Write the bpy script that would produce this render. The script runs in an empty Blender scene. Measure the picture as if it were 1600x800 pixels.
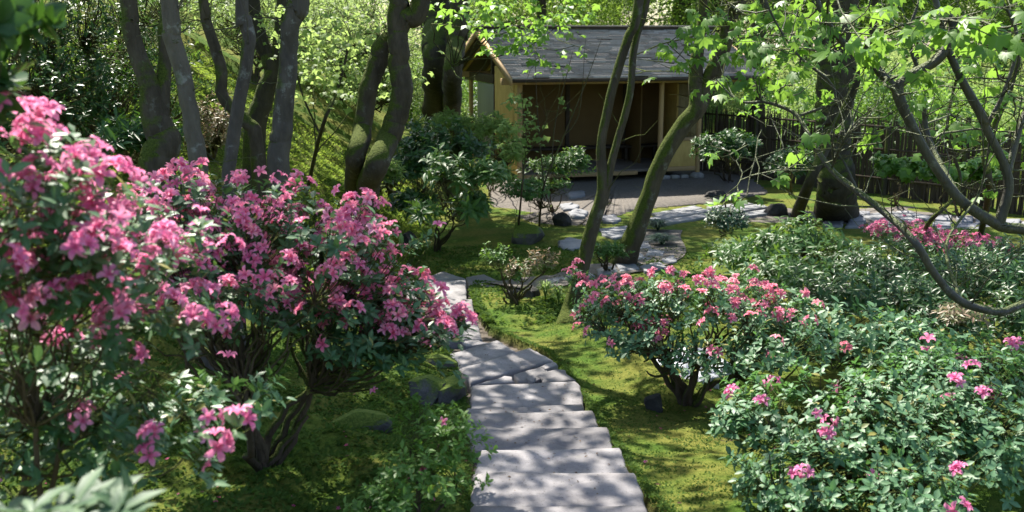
import bpy, math, random
import numpy as np
from mathutils import Vector, Matrix, Euler
random.seed(5)
RNG = np.random.default_rng(11)
SC = bpy.context.scene
COL = SC.collection

# ------------------------------------------------------------------ camera, light
EYE, PITCH, FPX = 3.5, math.radians(12.5), 1555.0
cam_d = bpy.data.cameras.new('camera'); cam = bpy.data.objects.new('camera', cam_d); COL.objects.link(cam)
cam.location = (0, 0, EYE); cam.rotation_euler = (math.radians(90) - PITCH, 0, 0)
cam_d.sensor_width = 36; cam_d.lens = FPX / 1600 * 36; cam_d.clip_start = 0.05; cam_d.clip_end = 2000
cam_d.dof.use_dof = True; cam_d.dof.focus_distance = 8.5; cam_d.dof.aperture_fstop = 3.2
SC.camera = cam
SUN_AZ = Vector((-0.42, 0.90)).normalized(); SUN_EL = math.radians(54)
w = bpy.data.worlds.new('World'); SC.world = w; w.use_nodes = True
nt = w.node_tree; bg = nt.nodes['Background']
sky = nt.nodes.new('ShaderNodeTexSky'); sky.sky_type = 'NISHITA'; sky.sun_disc = False
sky.sun_elevation = SUN_EL; sky.sun_rotation = math.atan2(SUN_AZ.x, SUN_AZ.y)
sky.air_density = 1.0; sky.dust_density = 1.5
nt.links.new(sky.outputs[0], bg.inputs[0]); bg.inputs[1].default_value = 0.11
sd = bpy.data.lights.new('sun', 'SUN'); sun = bpy.data.objects.new('sun', sd); COL.objects.link(sun)
sd.energy = 5.0; sd.angle = math.radians(0.55); sd.color = (1.0, 0.94, 0.84)
tosun = Vector((SUN_AZ.x * math.cos(SUN_EL), SUN_AZ.y * math.cos(SUN_EL), math.sin(SUN_EL)))
sun.rotation_euler = tosun.to_track_quat('Z', 'Y').to_euler(); sun.location = (0, 0, 30)
SC.view_settings.view_transform = 'Standard'; SC.view_settings.look = 'None'
SC.view_settings.exposure = 1.45; SC.view_settings.gamma = 1.0
SC.render.engine = 'CYCLES'
cy = SC.cycles
cy.use_denoising = True; cy.max_bounces = 6; cy.diffuse_bounces = 4; cy.glossy_bounces = 2
cy.transmission_bounces = 4; cy.transparent_max_bounces = 4; cy.caustics_reflective = False; cy.caustics_refractive = False
cy.sample_clamp_indirect = 6

# ------------------------------------------------------------------ terrain function
def vnoise(x, y, s=1.0, seed=0):
    x = np.asarray(x, float) * s; y = np.asarray(y, float) * s
    xi = np.floor(x); yi = np.floor(y); fx = x - xi; fy = y - yi
    fx = fx * fx * (3 - 2 * fx); fy = fy * fy * (3 - 2 * fy)
    def H(a, b):
        v = np.sin(a * 127.1 + b * 311.7 + seed * 74.7) * 43758.5453
        return v - np.floor(v)
    a = H(xi, yi); b = H(xi + 1, yi); c = H(xi, yi + 1); d = H(xi + 1, yi + 1)
    return (a + (b - a) * fx) * (1 - fy) + (c + (d - c) * fx) * fy - 0.5
def sstep(a, b, x):
    t = np.clip((np.asarray(x, float) - a) / (b - a), 0, 1); return t * t * (3 - 2 * t)
BY = [-40, 0, 3, 4.7, 5.6, 6.19, 6.82, 7.7, 8.9, 9.3, 10.3, 11.8, 13.1, 15, 18, 22, 30, 45, 80, 200, 900]
BZ = [5, 1.95, 1.5, 1.2, 1.06, .95, .83, .72, .63, .58, .46, .35, .25, .14, .04, 0, -.05, -.2, -.5, -2, -6]
CY = [3, 5, 7.4, 9, 10.3, 11.7, 13.1]
CX = [.45, .256, .12, -.12, -.66, -.90, -.99]
def path_mask(x, y):
    cx = np.interp(y, CY, CX); d = np.abs(x - cx + .02)
    m = 1 - sstep(.43, .49, d)
    return m * (1 - sstep(13.2, 13.5, y))
def hgt(x, y):
    x = np.asarray(x, float); y = np.asarray(y, float)
    z = np.interp(y, BY, BZ)
    sl = .10 + .62 * sstep(11, 17, y)
    L = np.maximum(0, -x - 1.3); L = L * L / (L + .8)
    z = z + 8.0 * np.tanh(sl * L / 8.0) * (1 - sstep(45, 90, y))
    R = np.maximum(0, x - 1.2)
    z = z - .28 * np.tanh(R * .5) * (1 - sstep(9, 13, y))
    z = z + .22 * sstep(.6, 2.2, -x - .35) * (1 - sstep(8, 10, y))      # bank left of the steps
    calm = np.exp(-((x - 3.2) / 5.2) ** 4) * sstep(13, 15.5, y) * (1 - sstep(34, 60, y))
    cal2 = path_mask(x, y)
    nearp = (1 - sstep(.5, 1.2, np.abs(x - np.interp(y, CY, CX)))) * (1 - sstep(13, 14, y))
    amp = (1 - .9 * calm) * (1 - cal2) * (1 - .8 * nearp); z = z - .03 * nearp
    z = z + amp * (.16 * vnoise(x, y, .9, 1) + .11 * vnoise(x, y, 2.3, 2) * (1 - sstep(20, 40, y)) + .05 * vnoise(x, y, 6.5, 3) * (1 - sstep(12, 22, y)))
    z = z + .09 * np.minimum(1, np.maximum(0, (-x - .5) * 1.5)) * vnoise(x, y, 4.1, 9) * 2 * (1 - sstep(9, 12, y))
    hill = sstep(10.5, 13, y) * sstep(1.4, 2.4, -x) * (1 - sstep(22, 26, y)); z = z + hill * (.22 * vnoise(x * .55 + y * .5, y * 2.6 - x * 1.2, 1, 12) + .12 * vnoise(x * 1.1 + y, y * 5 - x * 2.3, 1, 13))
    z = z - .11 * cal2
    return z
def H(x, y): return float(hgt(x, y))
CP, SP = math.cos(PITCH), math.sin(PITCH)
def ray(px, py):
    a = (px - 800) / FPX; b = (400 - py) / FPX
    return Vector((a, CP + b * SP, -SP + b * CP))
def P(px, py, d):
    r = ray(px, py); t = d / r.y
    return Vector((r.x * t, d, EYE + r.z * t))
def PZ(px, py, z):
    r = ray(px, py); t = (z - EYE) / r.z
    return Vector((r.x * t, r.y * t, z))
_T = np.concatenate([np.arange(1.5, 30, .02), np.arange(30, 120, .2)])
def G(px, py, dz=0.0):
    r = ray(px, py); X = r.x * _T; Y = r.y * _T; Z = EYE + r.z * _T
    k = np.argmax(Z < hgt(X, Y))
    if k == 0: k = len(_T) - 1
    return Vector((X[k], Y[k], H(X[k], Y[k]) + dz))
def proj(p):
    p = np.atleast_2d(p); v = p - np.array([0, 0, EYE])
    f = v[:, 1] * CP - v[:, 2] * SP; u = v[:, 1] * SP + v[:, 2] * CP
    f = np.maximum(f, .01)
    return 800 + FPX * v[:, 0] / f, 400 - FPX * u / f, f

# ------------------------------------------------------------------ mesh helpers
def mesh_np(name, v, f, mats=None, smooth=True, midx=None):
    v = np.asarray(v, np.float32).reshape(-1, 3); f = np.asarray(f, np.int32)
    me = bpy.data.meshes.new(name); n = f.shape[1]
    me.vertices.add(len(v)); me.vertices.foreach_set('co', v.ravel())
    me.loops.add(f.size); me.loops.foreach_set('vertex_index', f.ravel())
    me.polygons.add(len(f)); me.polygons.foreach_set('loop_start', np.arange(0, f.size, n, dtype=np.int32))
    me.polygons.foreach_set('loop_total', np.full(len(f), n, np.int32))
    if smooth: me.polygons.foreach_set('use_smooth', np.ones(len(f), bool))
    for m in (mats or []): me.materials.append(m)
    if midx is not None: me.polygons.foreach_set('material_index', np.asarray(midx, np.int32))
    me.update(calc_edges=True); me.validate()
    return me
def link(name, me, parent=None, loc=None, rot=None, kind=None, label=None, cat=None, group=None):
    o = bpy.data.objects.new(name, me); COL.objects.link(o)
    if parent is not None: o.parent = parent
    if loc is not None: o.location = loc
    if rot is not None: o.rotation_euler = rot
    if kind: o['kind'] = kind
    if label: o['label'] = label
    if cat: o['category'] = cat
    if group: o['group'] = group
    return o
def thing(name, label, cat, loc, group=None, rotz=0):
    return link(name, None, None, loc, (0, 0, rotz), None, label, cat, group)
def nrm(a): return a / np.maximum(np.linalg.norm(a, axis=-1, keepdims=True), 1e-9)
def inst(tv, tf, M, pos):
    """merge copies of a template: M (k,3,3), pos (k,3)"""
    k = len(pos); V = np.einsum('kij,nj->kni', M, tv) + pos[:, None, :]
    Fc = (tf[None] + (np.arange(k) * len(tv))[:, None, None]).reshape(-1, tf.shape[1])
    return V.reshape(-1, 3), Fc
class Acc:
    def __init__(s): s.v = []; s.f = []; s.m = []; s.n = 0
    def add(s, v, f, m=0):
        if len(v) == 0: return
        s.v.append(np.asarray(v, float)); s.f.append(np.asarray(f) + s.n); s.m.append(np.full(len(f), m)); s.n += len(v)
    def mesh(s, name, mats, smooth=True):
        return mesh_np(name, np.concatenate(s.v), np.concatenate(s.f), mats, smooth, np.concatenate(s.m))
def frames(y, n):
    """columns x, y, z with y the long direction and z near n"""
    y = nrm(y); z = nrm(n - y * np.sum(n * y, -1, keepdims=True)); x = np.cross(y, z)
    return np.stack([x, y, z], -1)
def tubes(pts, rad, sides=4):
    """pts (k,m,3) rad (k,m) -> quads"""
    k, m, _ = pts.shape
    t = np.gradient(pts, axis=1); t = nrm(t)
    ma = np.abs(t).max(axis=1) + np.abs(t).mean(axis=1) * .3
    ref = np.broadcast_to(np.eye(3)[ma.argmin(1)][:, None], t.shape)
    a = nrm(np.cross(t, ref)); b = np.cross(t, a)
    th = np.arange(sides) * 2 * math.pi / sides
    ring = a[:, :, None] * np.cos(th)[None, None, :, None] + b[:, :, None] * np.sin(th)[None, None, :, None]
    V = pts[:, :, None] + ring * rad[:, :, None, None]
    idx = np.arange(k * m * sides).reshape(k, m, sides)
    i0 = idx[:, :-1]; i1 = idx[:, 1:]
    q = np.stack([i0, np.roll(i0, -1, 2), np.roll(i1, -1, 2), i1], -1).reshape(-1, 4)
    return V.reshape(-1, 3), q
def tri_of_quad(q): return np.concatenate([q[:, [0, 1, 2]], q[:, [0, 2, 3]]])
def spline(pts, n):
    p = np.array([list(a) for a in pts], float)
    if len(p) == 2: return p[0] + (p[1] - p[0]) * np.linspace(0, 1, n)[:, None]
    q = np.vstack([2 * p[0] - p[1], p, 2 * p[-1] - p[-2]])
    t = np.linspace(0, len(p) - 1 - 1e-6, n); i = t.astype(int); u = (t - i)[:, None]
    a, b, c, d = q[i], q[i + 1], q[i + 2], q[i + 3]
    return .5 * (2 * b + (c - a) * u + (2 * a - 5 * b + 4 * c - d) * u * u + (3 * b - a - 3 * c + d) * u ** 3)
def trunk_tube(pts, sides=14, seg=.07, rough=.07, seed=0, moss=0.0):
    """pts: list of (x,y,z,r) -> lumpy tube"""
    p = np.array([list(a) for a in pts], float)
    L = np.linalg.norm(np.diff(p[:, :3], axis=0), axis=1).sum()
    n = int(max(8, min(160, L / seg))); s = spline(p, n)
    tt0 = np.arange(n) * L / n; wb = np.maximum(np.sin(np.pi * np.arange(n) / (n - 1)), 0) ** .5
    for ax_ in (0, 1): s[:, ax_] += s[:, 3] * wb * (.35 * vnoise(tt0 * 1.6, tt0 * 0 + ax_ * 7.3 + seed, 1, seed) + .2 * vnoise(tt0 * 4.3, tt0 * 0 + ax_ * 3.3, 1, seed + 2))
    V, q = tubes(s[None, :, :3], np.maximum(s[None, :, 3], .002), sides)
    V = V.reshape(n, sides, 3); c = s[:, None, :3]; d = V - c
    tt = np.arange(n)[:, None] * L / n; aa = np.arange(sides)[None] * 2 * math.pi / sides
    nn = .6 * vnoise(tt * 1.6 + seed * 13, np.cos(aa) * 2.4 + 5, 1, seed) + .6 * vnoise(tt * 3 + seed, np.sin(aa) * 3.2 + 9, 1, seed + 3) + .6 * vnoise(tt * 14, aa * 3, 1, seed + 5)
    V = c + d * (1 + rough * 2 * nn[..., None])
    return V.reshape(-1, 3), q

# ------------------------------------------------------------------ materials
def mat(name, f, rough=.7, spec=.5):
    m = bpy.data.materials.new(name); m.use_nodes = True; t = m.node_tree
    b = t.nodes['Principled BSDF']; b.inputs['Roughness'].default_value = rough; b.inputs['Specular IOR Level'].default_value = spec
    f(t, b); return m
def N(t, typ, **k):
    n = t.nodes.new(typ)
    for a, v in k.items():
        if hasattr(n, a): setattr(n, a, v)
        else: n.inputs[a.replace('_', ' ')].default_value = v
    return n
def ramp(t, fac, stops):
    r = t.nodes.new('ShaderNodeValToRGB'); e = r.color_ramp.elements
    while len(e) < len(stops): e.new(.5)
    for i, (p, c) in enumerate(stops): e[i].position = p; e[i].color = (*c, 1)
    t.links.new(fac, r.inputs[0]); return r.outputs[0]
def noise(t, scale, detail=4, rough=.55, vec=None, dist=0):
    n = N(t, 'ShaderNodeTexNoise', Scale=scale, Detail=detail, Roughness=rough, Distortion=dist)
    if vec is None: vec = pos(t)
    t.links.new(vec, n.inputs['Vector']); return n.outputs['Fac']
def pos(t, sc=None):
    g = N(t, 'ShaderNodeTexCoord')
    if sc is None: return g.outputs['Object']
    m = N(t, 'ShaderNodeMapping'); m.inputs['Scale'].default_value = sc; t.links.new(g.outputs['Object'], m.inputs[0]); return m.outputs[0]
def bump(t, b, h, st=.5, dist=.01):
    n = N(t, 'ShaderNodeBump', Strength=st, Distance=dist); t.links.new(h, n.inputs['Height']); t.links.new(n.outputs[0], b.inputs['Normal']); return n
def mixc(t, fac, a, b):
    m = N(t, 'ShaderNodeMix', data_type='RGBA')
    for s, v in ((0, fac), (6, a), (7, b)):
        if hasattr(v, 'node'): t.links.new(v, m.inputs[s])
        else: m.inputs[s].default_value = (*v, 1) if isinstance(v, tuple) else v
    return m.outputs[2]
def math_(t, op, a, b=None):
    m = N(t, 'ShaderNodeMath', operation=op)
    for i, v in ((0, a), (1, b)):
        if v is None: continue
        if hasattr(v, 'node'): t.links.new(v, m.inputs[i])
        else: m.inputs[i].default_value = v
    return m.outputs[0]
def leafmat(name, cols, trans=(.3, .5, .05), tf=.35, rough=.35, spec=.5, perobj=False):
    m = bpy.data.materials.new(name); m.use_nodes = True; t = m.node_tree
    b = t.nodes['Principled BSDF']; b.inputs['Roughness'].default_value = rough; b.inputs['Specular IOR Level'].default_value = spec
    g = N(t, 'ShaderNodeNewGeometry'); oi = N(t, 'ShaderNodeObjectInfo')
    fac = math_(t, 'FRACT', math_(t, 'ADD', g.outputs['Random Per Island'], oi.outputs['Random']))
    n = len(cols); c = ramp(t, fac, [(i / max(1, n - 1), cc) for i, cc in enumerate(cols)])
    if 'petal' in name or 'azalea' in name or 'maple' in name or 'rhodo' in name:
        at_ = N(t, 'ShaderNodeAttribute', attribute_name='tone').outputs['Fac']
        if 'petal' in name: c = mixc(t, ramp(t, at_, [(.12, (.9, .9, .9)), (.45, (0, 0, 0))]), c, (.58, .05, .2)); c = mixc(t, ramp(t, at_, [(.6, (0, 0, 0)), (1, (.5, .5, .5))]), c, (.95, .58, .72))
        else:
            c = mixc(t, math_(t, 'MULTIPLY', math_(t, 'POWER', at_, 5.0), .35), c, (.22, .32, .14))
            old = ramp(t, math_(t, 'FRACT', math_(t, 'MULTIPLY', g.outputs['Random Per Island'], 7.31)), [(.955, (0, 0, 0)), (.965, (1, 1, 1))])
            if 'maple' not in name: c = mixc(t, math_(t, 'MULTIPLY', old, .8), c, (.26, .22, .045))
    t.links.new(c, b.inputs['Base Color'])
    tr = N(t, 'ShaderNodeBsdfTranslucent')
    tc = mixc(t, .6, c, trans); t.links.new(tc, tr.inputs['Color'])
    mx = N(t, 'ShaderNodeMixShader'); mx.inputs[0].default_value = tf
    t.links.new(b.outputs[0], mx.inputs[1]); t.links.new(tr.outputs[0], mx.inputs[2])
    t.links.new(mx.outputs[0], t.nodes['Material Output'].inputs['Surface'])
    return m
M = {}
M['leaf_azalea'] = leafmat('azalea_leaf', [(.035, .10, .035), (.06, .15, .055), (.045, .12, .06), (.09, .19, .06)], (.22, .42, .07), .25, .45, .5)
M['leaf_green'] = leafmat('green_azalea_leaf', [(.06, .15, .065), (.10, .21, .11), (.075, .17, .075), (.14, .26, .13)], (.22, .5, .08), .28, .48, .4)
M['leaf_dark'] = leafmat('evergreen_leaf', [(.02, .06, .016), (.035, .09, .02), (.028, .07, .025), (.06, .13, .03)], (.15, .34, .03), .2, .36, .3)
M['leaf_mid'] = leafmat('shrub_leaf', [(.04, .11, .025), (.06, .14, .03), (.05, .12, .035), (.10, .2, .035)], (.3, .5, .05), .3, .45, .35)
M['leaf_lime'] = leafmat('young_leaf', [(.11, .20, .04), (.16, .26, .06), (.07, .15, .03), (.22, .32, .10)], (.52, .68, .20), .55, .5, .3)
M['leaf_maple'] = leafmat('maple_leaf', [(.09, .20, .035), (.12, .24, .04), (.08, .18, .04), (.15, .27, .05)], (.36, .62, .07), .48, .45, .35)
M['leaf_far'] = leafmat('far_leaf', [(.05, .11, .02), (.10, .18, .035), (.07, .14, .02), (.18, .27, .07)], (.42, .62, .08), .5, .6, .2)
M['leaf_fardark'] = leafmat('far_dark_leaf', [(.03, .07, .02), (.05, .11, .025), (.04, .09, .02), (.07, .13, .03)], (.3, .5, .06), .38, .5, .3)
M['leaf_conifer'] = leafmat('conifer_leaf', [(.02, .05, .02), (.03, .075, .025), (.04, .09, .03)], (.1, .25, .03), .2, .5, .3)
M['leaf_rhodo'] = leafmat('rhododendron_leaf', [(.05, .10, .05), (.065, .12, .06), (.04, .09, .04)], (.2, .35, .08), .15, .55, .35)
M['leaf_pinkish'] = leafmat('blush_leaf', [(.16, .14, .07), (.30, .20, .14), (.08, .14, .04), (.22, .2, .1)], (.6, .4, .25), .35, .45, .4)
M['leaf_tuft'] = leafmat('tuft_blade', [(.02, .06, .03), (.03, .08, .045), (.035, .09, .03)], (.1, .25, .05), .15, .45, .5)
M['moss_blade'] = leafmat('moss_frond', [(.03, .075, .012), (.06, .115, .016), (.045, .09, .014), (.09, .14, .022)], (.2, .32, .04), .25, .8, .15)  # colour deepened to stand in for the deep shade on the left bank
M['moss_lit'] = leafmat('lit_moss_frond', [(.10, .17, .02), (.16, .24, .03), (.12, .20, .025), (.20, .27, .045)], (.45, .6, .08), .4, .8, .15)  # same moss, lightened in colour so the left slope looks sunlit
M['petal'] = leafmat('azalea_petal', [(.78, .15, .39), (.85, .25, .47), (.70, .09, .31), (.86, .36, .56)], (.97, .34, .56), .42, .5, .3)
M['petal_coral'] = leafmat('coral_petal', [(.83, .18, .37), (.88, .28, .45), (.75, .11, .28), (.91, .42, .53)], (.98, .33, .47), .4, .5, .3)
M['petal_warm'] = leafmat('warm_pink_petal', [(.82, .19, .31), (.87, .28, .38), (.74, .11, .24), (.90, .42, .46)], (.98, .34, .42), .4, .5, .3)
M['petal_deep'] = leafmat('deep_petal', [(.56, .12, .27), (.66, .18, .34), (.50, .09, .22)], (.8, .2, .36), .35, .5, .3)

def f_bark(c1, c2, moss_amt, lich=.0):
    def f(t, b):
        n1 = noise(t, 9, 6, .6, pos(t, (1, 1, .35))); n2 = noise(t, 45, 5, .6, pos(t, (1, 1, .3)))
        c = ramp(t, n1, [(.3, c1), (.7, c2)])
        c = mixc(t, math_(t, 'MULTIPLY', n2, .5), c, tuple(x * .55 for x in c1))
        if lich:
            ml = ramp(t, noise(t, 7, 5, .7), [(.58, (0, 0, 0)), (.66, (1, 1, 1))]); c = mixc(t, math_(t, 'MULTIPLY', ml, lich), c, (.34, .35, .32))
        g = N(t, 'ShaderNodeNewGeometry'); sx = N(t, 'ShaderNodeSeparateXYZ'); t.links.new(g.outputs['Normal'], sx.inputs[0])
        up = math_(t, 'MULTIPLY', sx.outputs[2], .5); lf = math_(t, 'MULTIPLY', sx.outputs[0], -.16)
        mm = math_(t, 'ADD', math_(t, 'ADD', noise(t, 3.5, 6, .65), up), math_(t, 'ADD', lf, moss_amt - .6))
        mk = ramp(t, mm, [(.42, (0, 0, 0)), (.56, (1, 1, 1))])
        mc = ramp(t, noise(t, 60, 3), [(.3, (.04, .058, .010)), (.7, (.10, .125, .022))])
        c = mixc(t, mk, c, mc); t.links.new(c, b.inputs['Base Color'])
        vo = N(t, 'ShaderNodeTexVoronoi', Scale=22.0); vo.feature = 'DISTANCE_TO_EDGE'; t.links.new(pos(t, (1, 1, .28)), vo.inputs['Vector'])
        ck = math_(t, 'MINIMUM', math_(t, 'MULTIPLY', vo.outputs['Distance'], 5.0), 1.0)
        hh = math_(t, 'ADD', math_(t, 'ADD', n1, math_(t, 'ADD', math_(t, 'MULTIPLY', ck, .15), math_(t, 'MULTIPLY', n2, .6))), math_(t, 'MULTIPLY', mk, noise(t, 90, 2)))
        bump(t, b, hh, .9, .022)
    return f
M['bark'] = mat('bark', f_bark((.07, .058, .052), (.15, .128, .11), .36, .4), .85, .2)
M['bark_grey'] = mat('smooth_grey_bark', f_bark((.085, .07, .055), (.17, .145, .115), .40, .45), .8, .25)
M['bark_mossy'] = mat('mossy_bark', f_bark((.05, .04, .03), (.125, .10, .075), .50, .25), .9, .15)
M['bark_dark'] = mat('dark_bark', f_bark((.035, .03, .022), (.09, .075, .055), .47), .85, .2)
M['bark_maple'] = mat('maple_bark', f_bark((.035, .032, .026), (.10, .088, .07), .30, .2), .55, .4)
M['twig'] = mat('twig_bark', f_bark((.06, .045, .03), (.14, .10, .07), .48), .85, .2)

def f_ground(t, b):
    g = N(t, 'ShaderNodeNewGeometry'); P_ = g.outputs['Position']
    n1 = noise(t, 1.3, 5, .6, P_); n2 = noise(t, 22, 5, .65, P_); n3 = noise(t, 120, 3, .6, P_); n4 = noise(t, .35, 3, .5, P_)
    c = ramp(t, n2, [(.25, (.028, .065, .008)), (.5, (.06, .115, .014)), (.75, (.11, .165, .024))])
    c2 = ramp(t, n2, [(.3, (.10, .11, .02)), (.7, (.20, .195, .042))])
    k = ramp(t, n1, [(.40, (0, 0, 0)), (.60, (.9, .9, .9))]); c = mixc(t, k, c, c2)
    soil = ramp(t, n3, [(.3, (.03, .022, .014)), (.7, (.075, .055, .035))])
    ks = ramp(t, math_(t, 'ADD', noise(t, 3.2, 5, .7, P_), math_(t, 'MULTIPLY', n3, .12)), [(.70, (0, 0, 0)), (.76, (1, 1, 1))]); c = mixc(t, ks, c, soil)
    a = N(t, 'ShaderNodeAttribute', attribute_name='path'); c = mixc(t, a.outputs['Fac'], c, soil)
    t.links.new(c, b.inputs['Base Color'])
    h = math_(t, 'ADD', math_(t, 'MULTIPLY', n2, 1.2), n3); bump(t, b, h, .9, .02)
M['ground'] = mat('moss_ground', f_ground, .95, .1)
def f_stone(c1, c2, sc=1.0, dirt=.6, rnd=.25):
    def f(t, b):
        g = N(t, 'ShaderNodeNewGeometry'); P_ = g.outputs['Position']; oi = N(t, 'ShaderNodeObjectInfo')
        n1 = noise(t, 4 * sc, 6, .65, P_); n2 = noise(t, 70 * sc, 4, .7, P_); n3 = noise(t, 260 * sc, 2, .6, P_)
        c = ramp(t, n1, [(.3, c1), (.7, c2)])
        c = mixc(t, math_(t, 'MULTIPLY', oi.outputs['Random'], rnd), c, tuple(x * .6 for x in c1))
        sp = ramp(t, n2, [(.33, (1, 1, 1)), (.40, (0, 0, 0))]); c = mixc(t, math_(t, 'MULTIPLY', sp, dirt), c, (.07, .06, .05))
        sp2 = ramp(t, n3, [(.35, (1, 1, 1)), (.5, (0, 0, 0))]); c = mixc(t, math_(t, 'MULTIPLY', sp2, .35), c, (.12, .115, .12))
        mm = ramp(t, noise(t, 2.3 * sc, 6, .75, P_), [(.62, (0, 0, 0)), (.74, (1, 1, 1))]); c = mixc(t, math_(t, 'MULTIPLY', mm, .45), c, (.10, .11, .05))
        t.links.new(c, b.inputs['Base Color'])
        bump(t, b, math_(t, 'ADD', math_(t, 'ADD', n1, math_(t, 'MULTIPLY', n2, .6)), math_(t, 'MULTIPLY', n3, .3)), .45, .012)
    return f
M['slab'] = mat('grey_slab_stone', f_stone((.155, .147, .15), (.31, .295, .30), 1, .9, .6), .8, .3)
M['flag'] = mat('blue_grey_flagstone', f_stone((.15, .155, .17), (.27, .275, .29), .7), .75, .35)
M['plank_stone'] = mat('pale_plank_stone', f_stone((.17, .175, .18), (.29, .295, .30), .6, .4), .75, .3)
def f_rock(t, b):
    g = N(t, 'ShaderNodeNewGeometry'); P_ = g.outputs['Position']
    n1 = noise(t, 6, 6, .65, P_); n2 = noise(t, 50, 4, .6, P_)
    c = ramp(t, n1, [(.3, (.05, .048, .045)), (.7, (.14, .13, .125))])
    sx = N(t, 'ShaderNodeSeparateXYZ'); t.links.new(g.outputs['Normal'], sx.inputs[0])
    mm = math_(t, 'ADD', math_(t, 'MULTIPLY', sx.outputs[2], .45), noise(t, 4, 5, .7, P_))
    mk = ramp(t, mm, [(.56, (0, 0, 0)), (.70, (1, 1, 1))])
    mc = ramp(t, n2, [(.3, (.05, .085, .012)), (.7, (.14, .18, .03))])
    t.links.new(mixc(t, mk, c, mc), b.inputs['Base Color'])
    bump(t, b, math_(t, 'ADD', n1, math_(t, 'MULTIPLY', n2, .5)), .8, .03)
M['rock'] = mat('mossy_rock', f_rock, .9, .2)
def f_plainrock(t, b):
    n1 = noise(t, 6, 6, .65); n2 = noise(t, 60, 4, .6)
    t.links.new(ramp(t, n1, [(.3, (.16, .15, .14)), (.7, (.34, .33, .32))]), b.inputs['Base Color'])
    bump(t, b, math_(t, 'ADD', n1, math_(t, 'MULTIPLY', n2, .5)), .6, .02)
M['pale_rock'] = mat('pale_rock', f_plainrock, .85, .25)
def f_darkrock(t, b):
    n1 = noise(t, 6, 6, .65); n2 = noise(t, 60, 4, .6)
    t.links.new(ramp(t, n1, [(.3, (.02, .02, .02)), (.7, (.06, .055, .05))]), b.inputs['Base Color'])
    bump(t, b, math_(t, 'ADD', n1, math_(t, 'MULTIPLY', n2, .5)), .8, .02)
M['dark_rock'] = mat('dark_rock', f_darkrock, .85, .3)
def f_gravel(c1, c2, sc):
    def f(t, b):
        g = N(t, 'ShaderNodeNewGeometry')
        v = N(t, 'ShaderNodeTexVoronoi', Scale=sc); t.links.new(g.outputs['Position'], v.inputs['Vector'])
        n = noise(t, sc * .4, 3, .6, g.outputs['Position'])
        t.links.new(ramp(t, n, [(.3, c1), (.7, c2)]), b.inputs['Base Color'])
        bump(t, b, v.outputs['Distance'], 1, .01)
    return f
M['gravel'] = mat('pale_gravel', f_gravel((.36, .37, .40), (.60, .61, .64), 60), .85, .3)
M['court'] = mat('packed_gravel', f_gravel((.10, .09, .078), (.17, .15, .13), 50), .9, .2)
def f_wood(c1, c2, sc=(3, 3, 3)):
    def f(t, b):
        n1 = noise(t, 6, 6, .65, pos(t, sc)); n2 = noise(t, 40, 3, .6, pos(t, sc)); oi = N(t, 'ShaderNodeObjectInfo')
        c = ramp(t, n1, [(.25, c1), (.75, c2)]); c = mixc(t, math_(t, 'MULTIPLY', oi.outputs['Random'], .25), c, tuple(x * .6 for x in c1))
        t.links.new(c, b.inputs['Base Color']); bump(t, b, math_(t, 'ADD', n1, n2), .3, .006)
    return f
M['cedar'] = mat('pale_cedar', f_wood((.34, .22, .10), (.50, .34, .16), (1, 1, .15)), .65, .3)
M['cedar_h'] = mat('pale_cedar_beam', f_wood((.32, .21, .10), (.48, .33, .16), (.15, 1, 1)), .65, .3)
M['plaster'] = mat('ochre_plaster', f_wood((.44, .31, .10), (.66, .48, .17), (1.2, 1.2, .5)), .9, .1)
M['inner_wall'] = mat('shade_toned_plaster', f_wood((.14, .09, .04), (.19, .125, .055), (.3, .3, .3)), .9, .1)  # ochre plaster with the interior shade put into its colour
M['greypanel'] = mat('grey_green_panel', f_wood((.20, .22, .17), (.27, .29, .22), (1, 1, .1)), .8, .2)
M['darkwood'] = mat('dark_wood', f_wood((.035, .025, .018), (.075, .055, .04), (.2, 1, 1)), .7, .3)
M['deck'] = mat('grey_deck', f_wood((.12, .10, .085), (.20, .17, .145), (.1, 1, 1)), .8, .2)
M['fence'] = mat('weathered_brushwood', f_wood((.04, .03, .022), (.11, .085, .06), (2, 2, .1)), .85, .2)
M['bamboo'] = mat('bamboo', f_wood((.28, .22, .10), (.42, .34, .16), (1, 1, .2)), .5, .4)
def f_shingle(t, b):
    g = N(t, 'ShaderNodeTexCoord'); mp = N(t, 'ShaderNodeMapping'); mp.inputs['Scale'].default_value = (1, .6, 1); t.links.new(g.outputs['Object'], mp.inputs[0])
    n1 = noise(t, 1.6, 6, .7, mp.outputs[0]); n2 = noise(t, 30, 4, .7, mp.outputs[0])
    br = N(t, 'ShaderNodeNewGeometry').outputs['Random Per Island']
    c = ramp(t, br, [(0, (.29, .25, .215)), (.5, (.37, .33, .29)), (1, (.46, .42, .38))])
    c = mixc(t, ramp(t, n1, [(.52, (0, 0, 0)), (.66, (.7, .7, .7))]), c, (.13, .095, .07))
    c = mixc(t, math_(t, 'MULTIPLY', n2, .4), c, (.08, .075, .075)); t.links.new(c, b.inputs['Base Color'])
    bump(t, b, n2, .5, .01)
M['shingle'] = mat('weathered_cedar_shingle', f_shingle, .75, .35)
M['litter'] = leafmat('dry_litter', [(.06, .03, .015), (.12, .07, .03), (.035, .02, .015), (.16, .11, .05)], (.2, .1, .04), .1, .8, .2)

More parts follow.
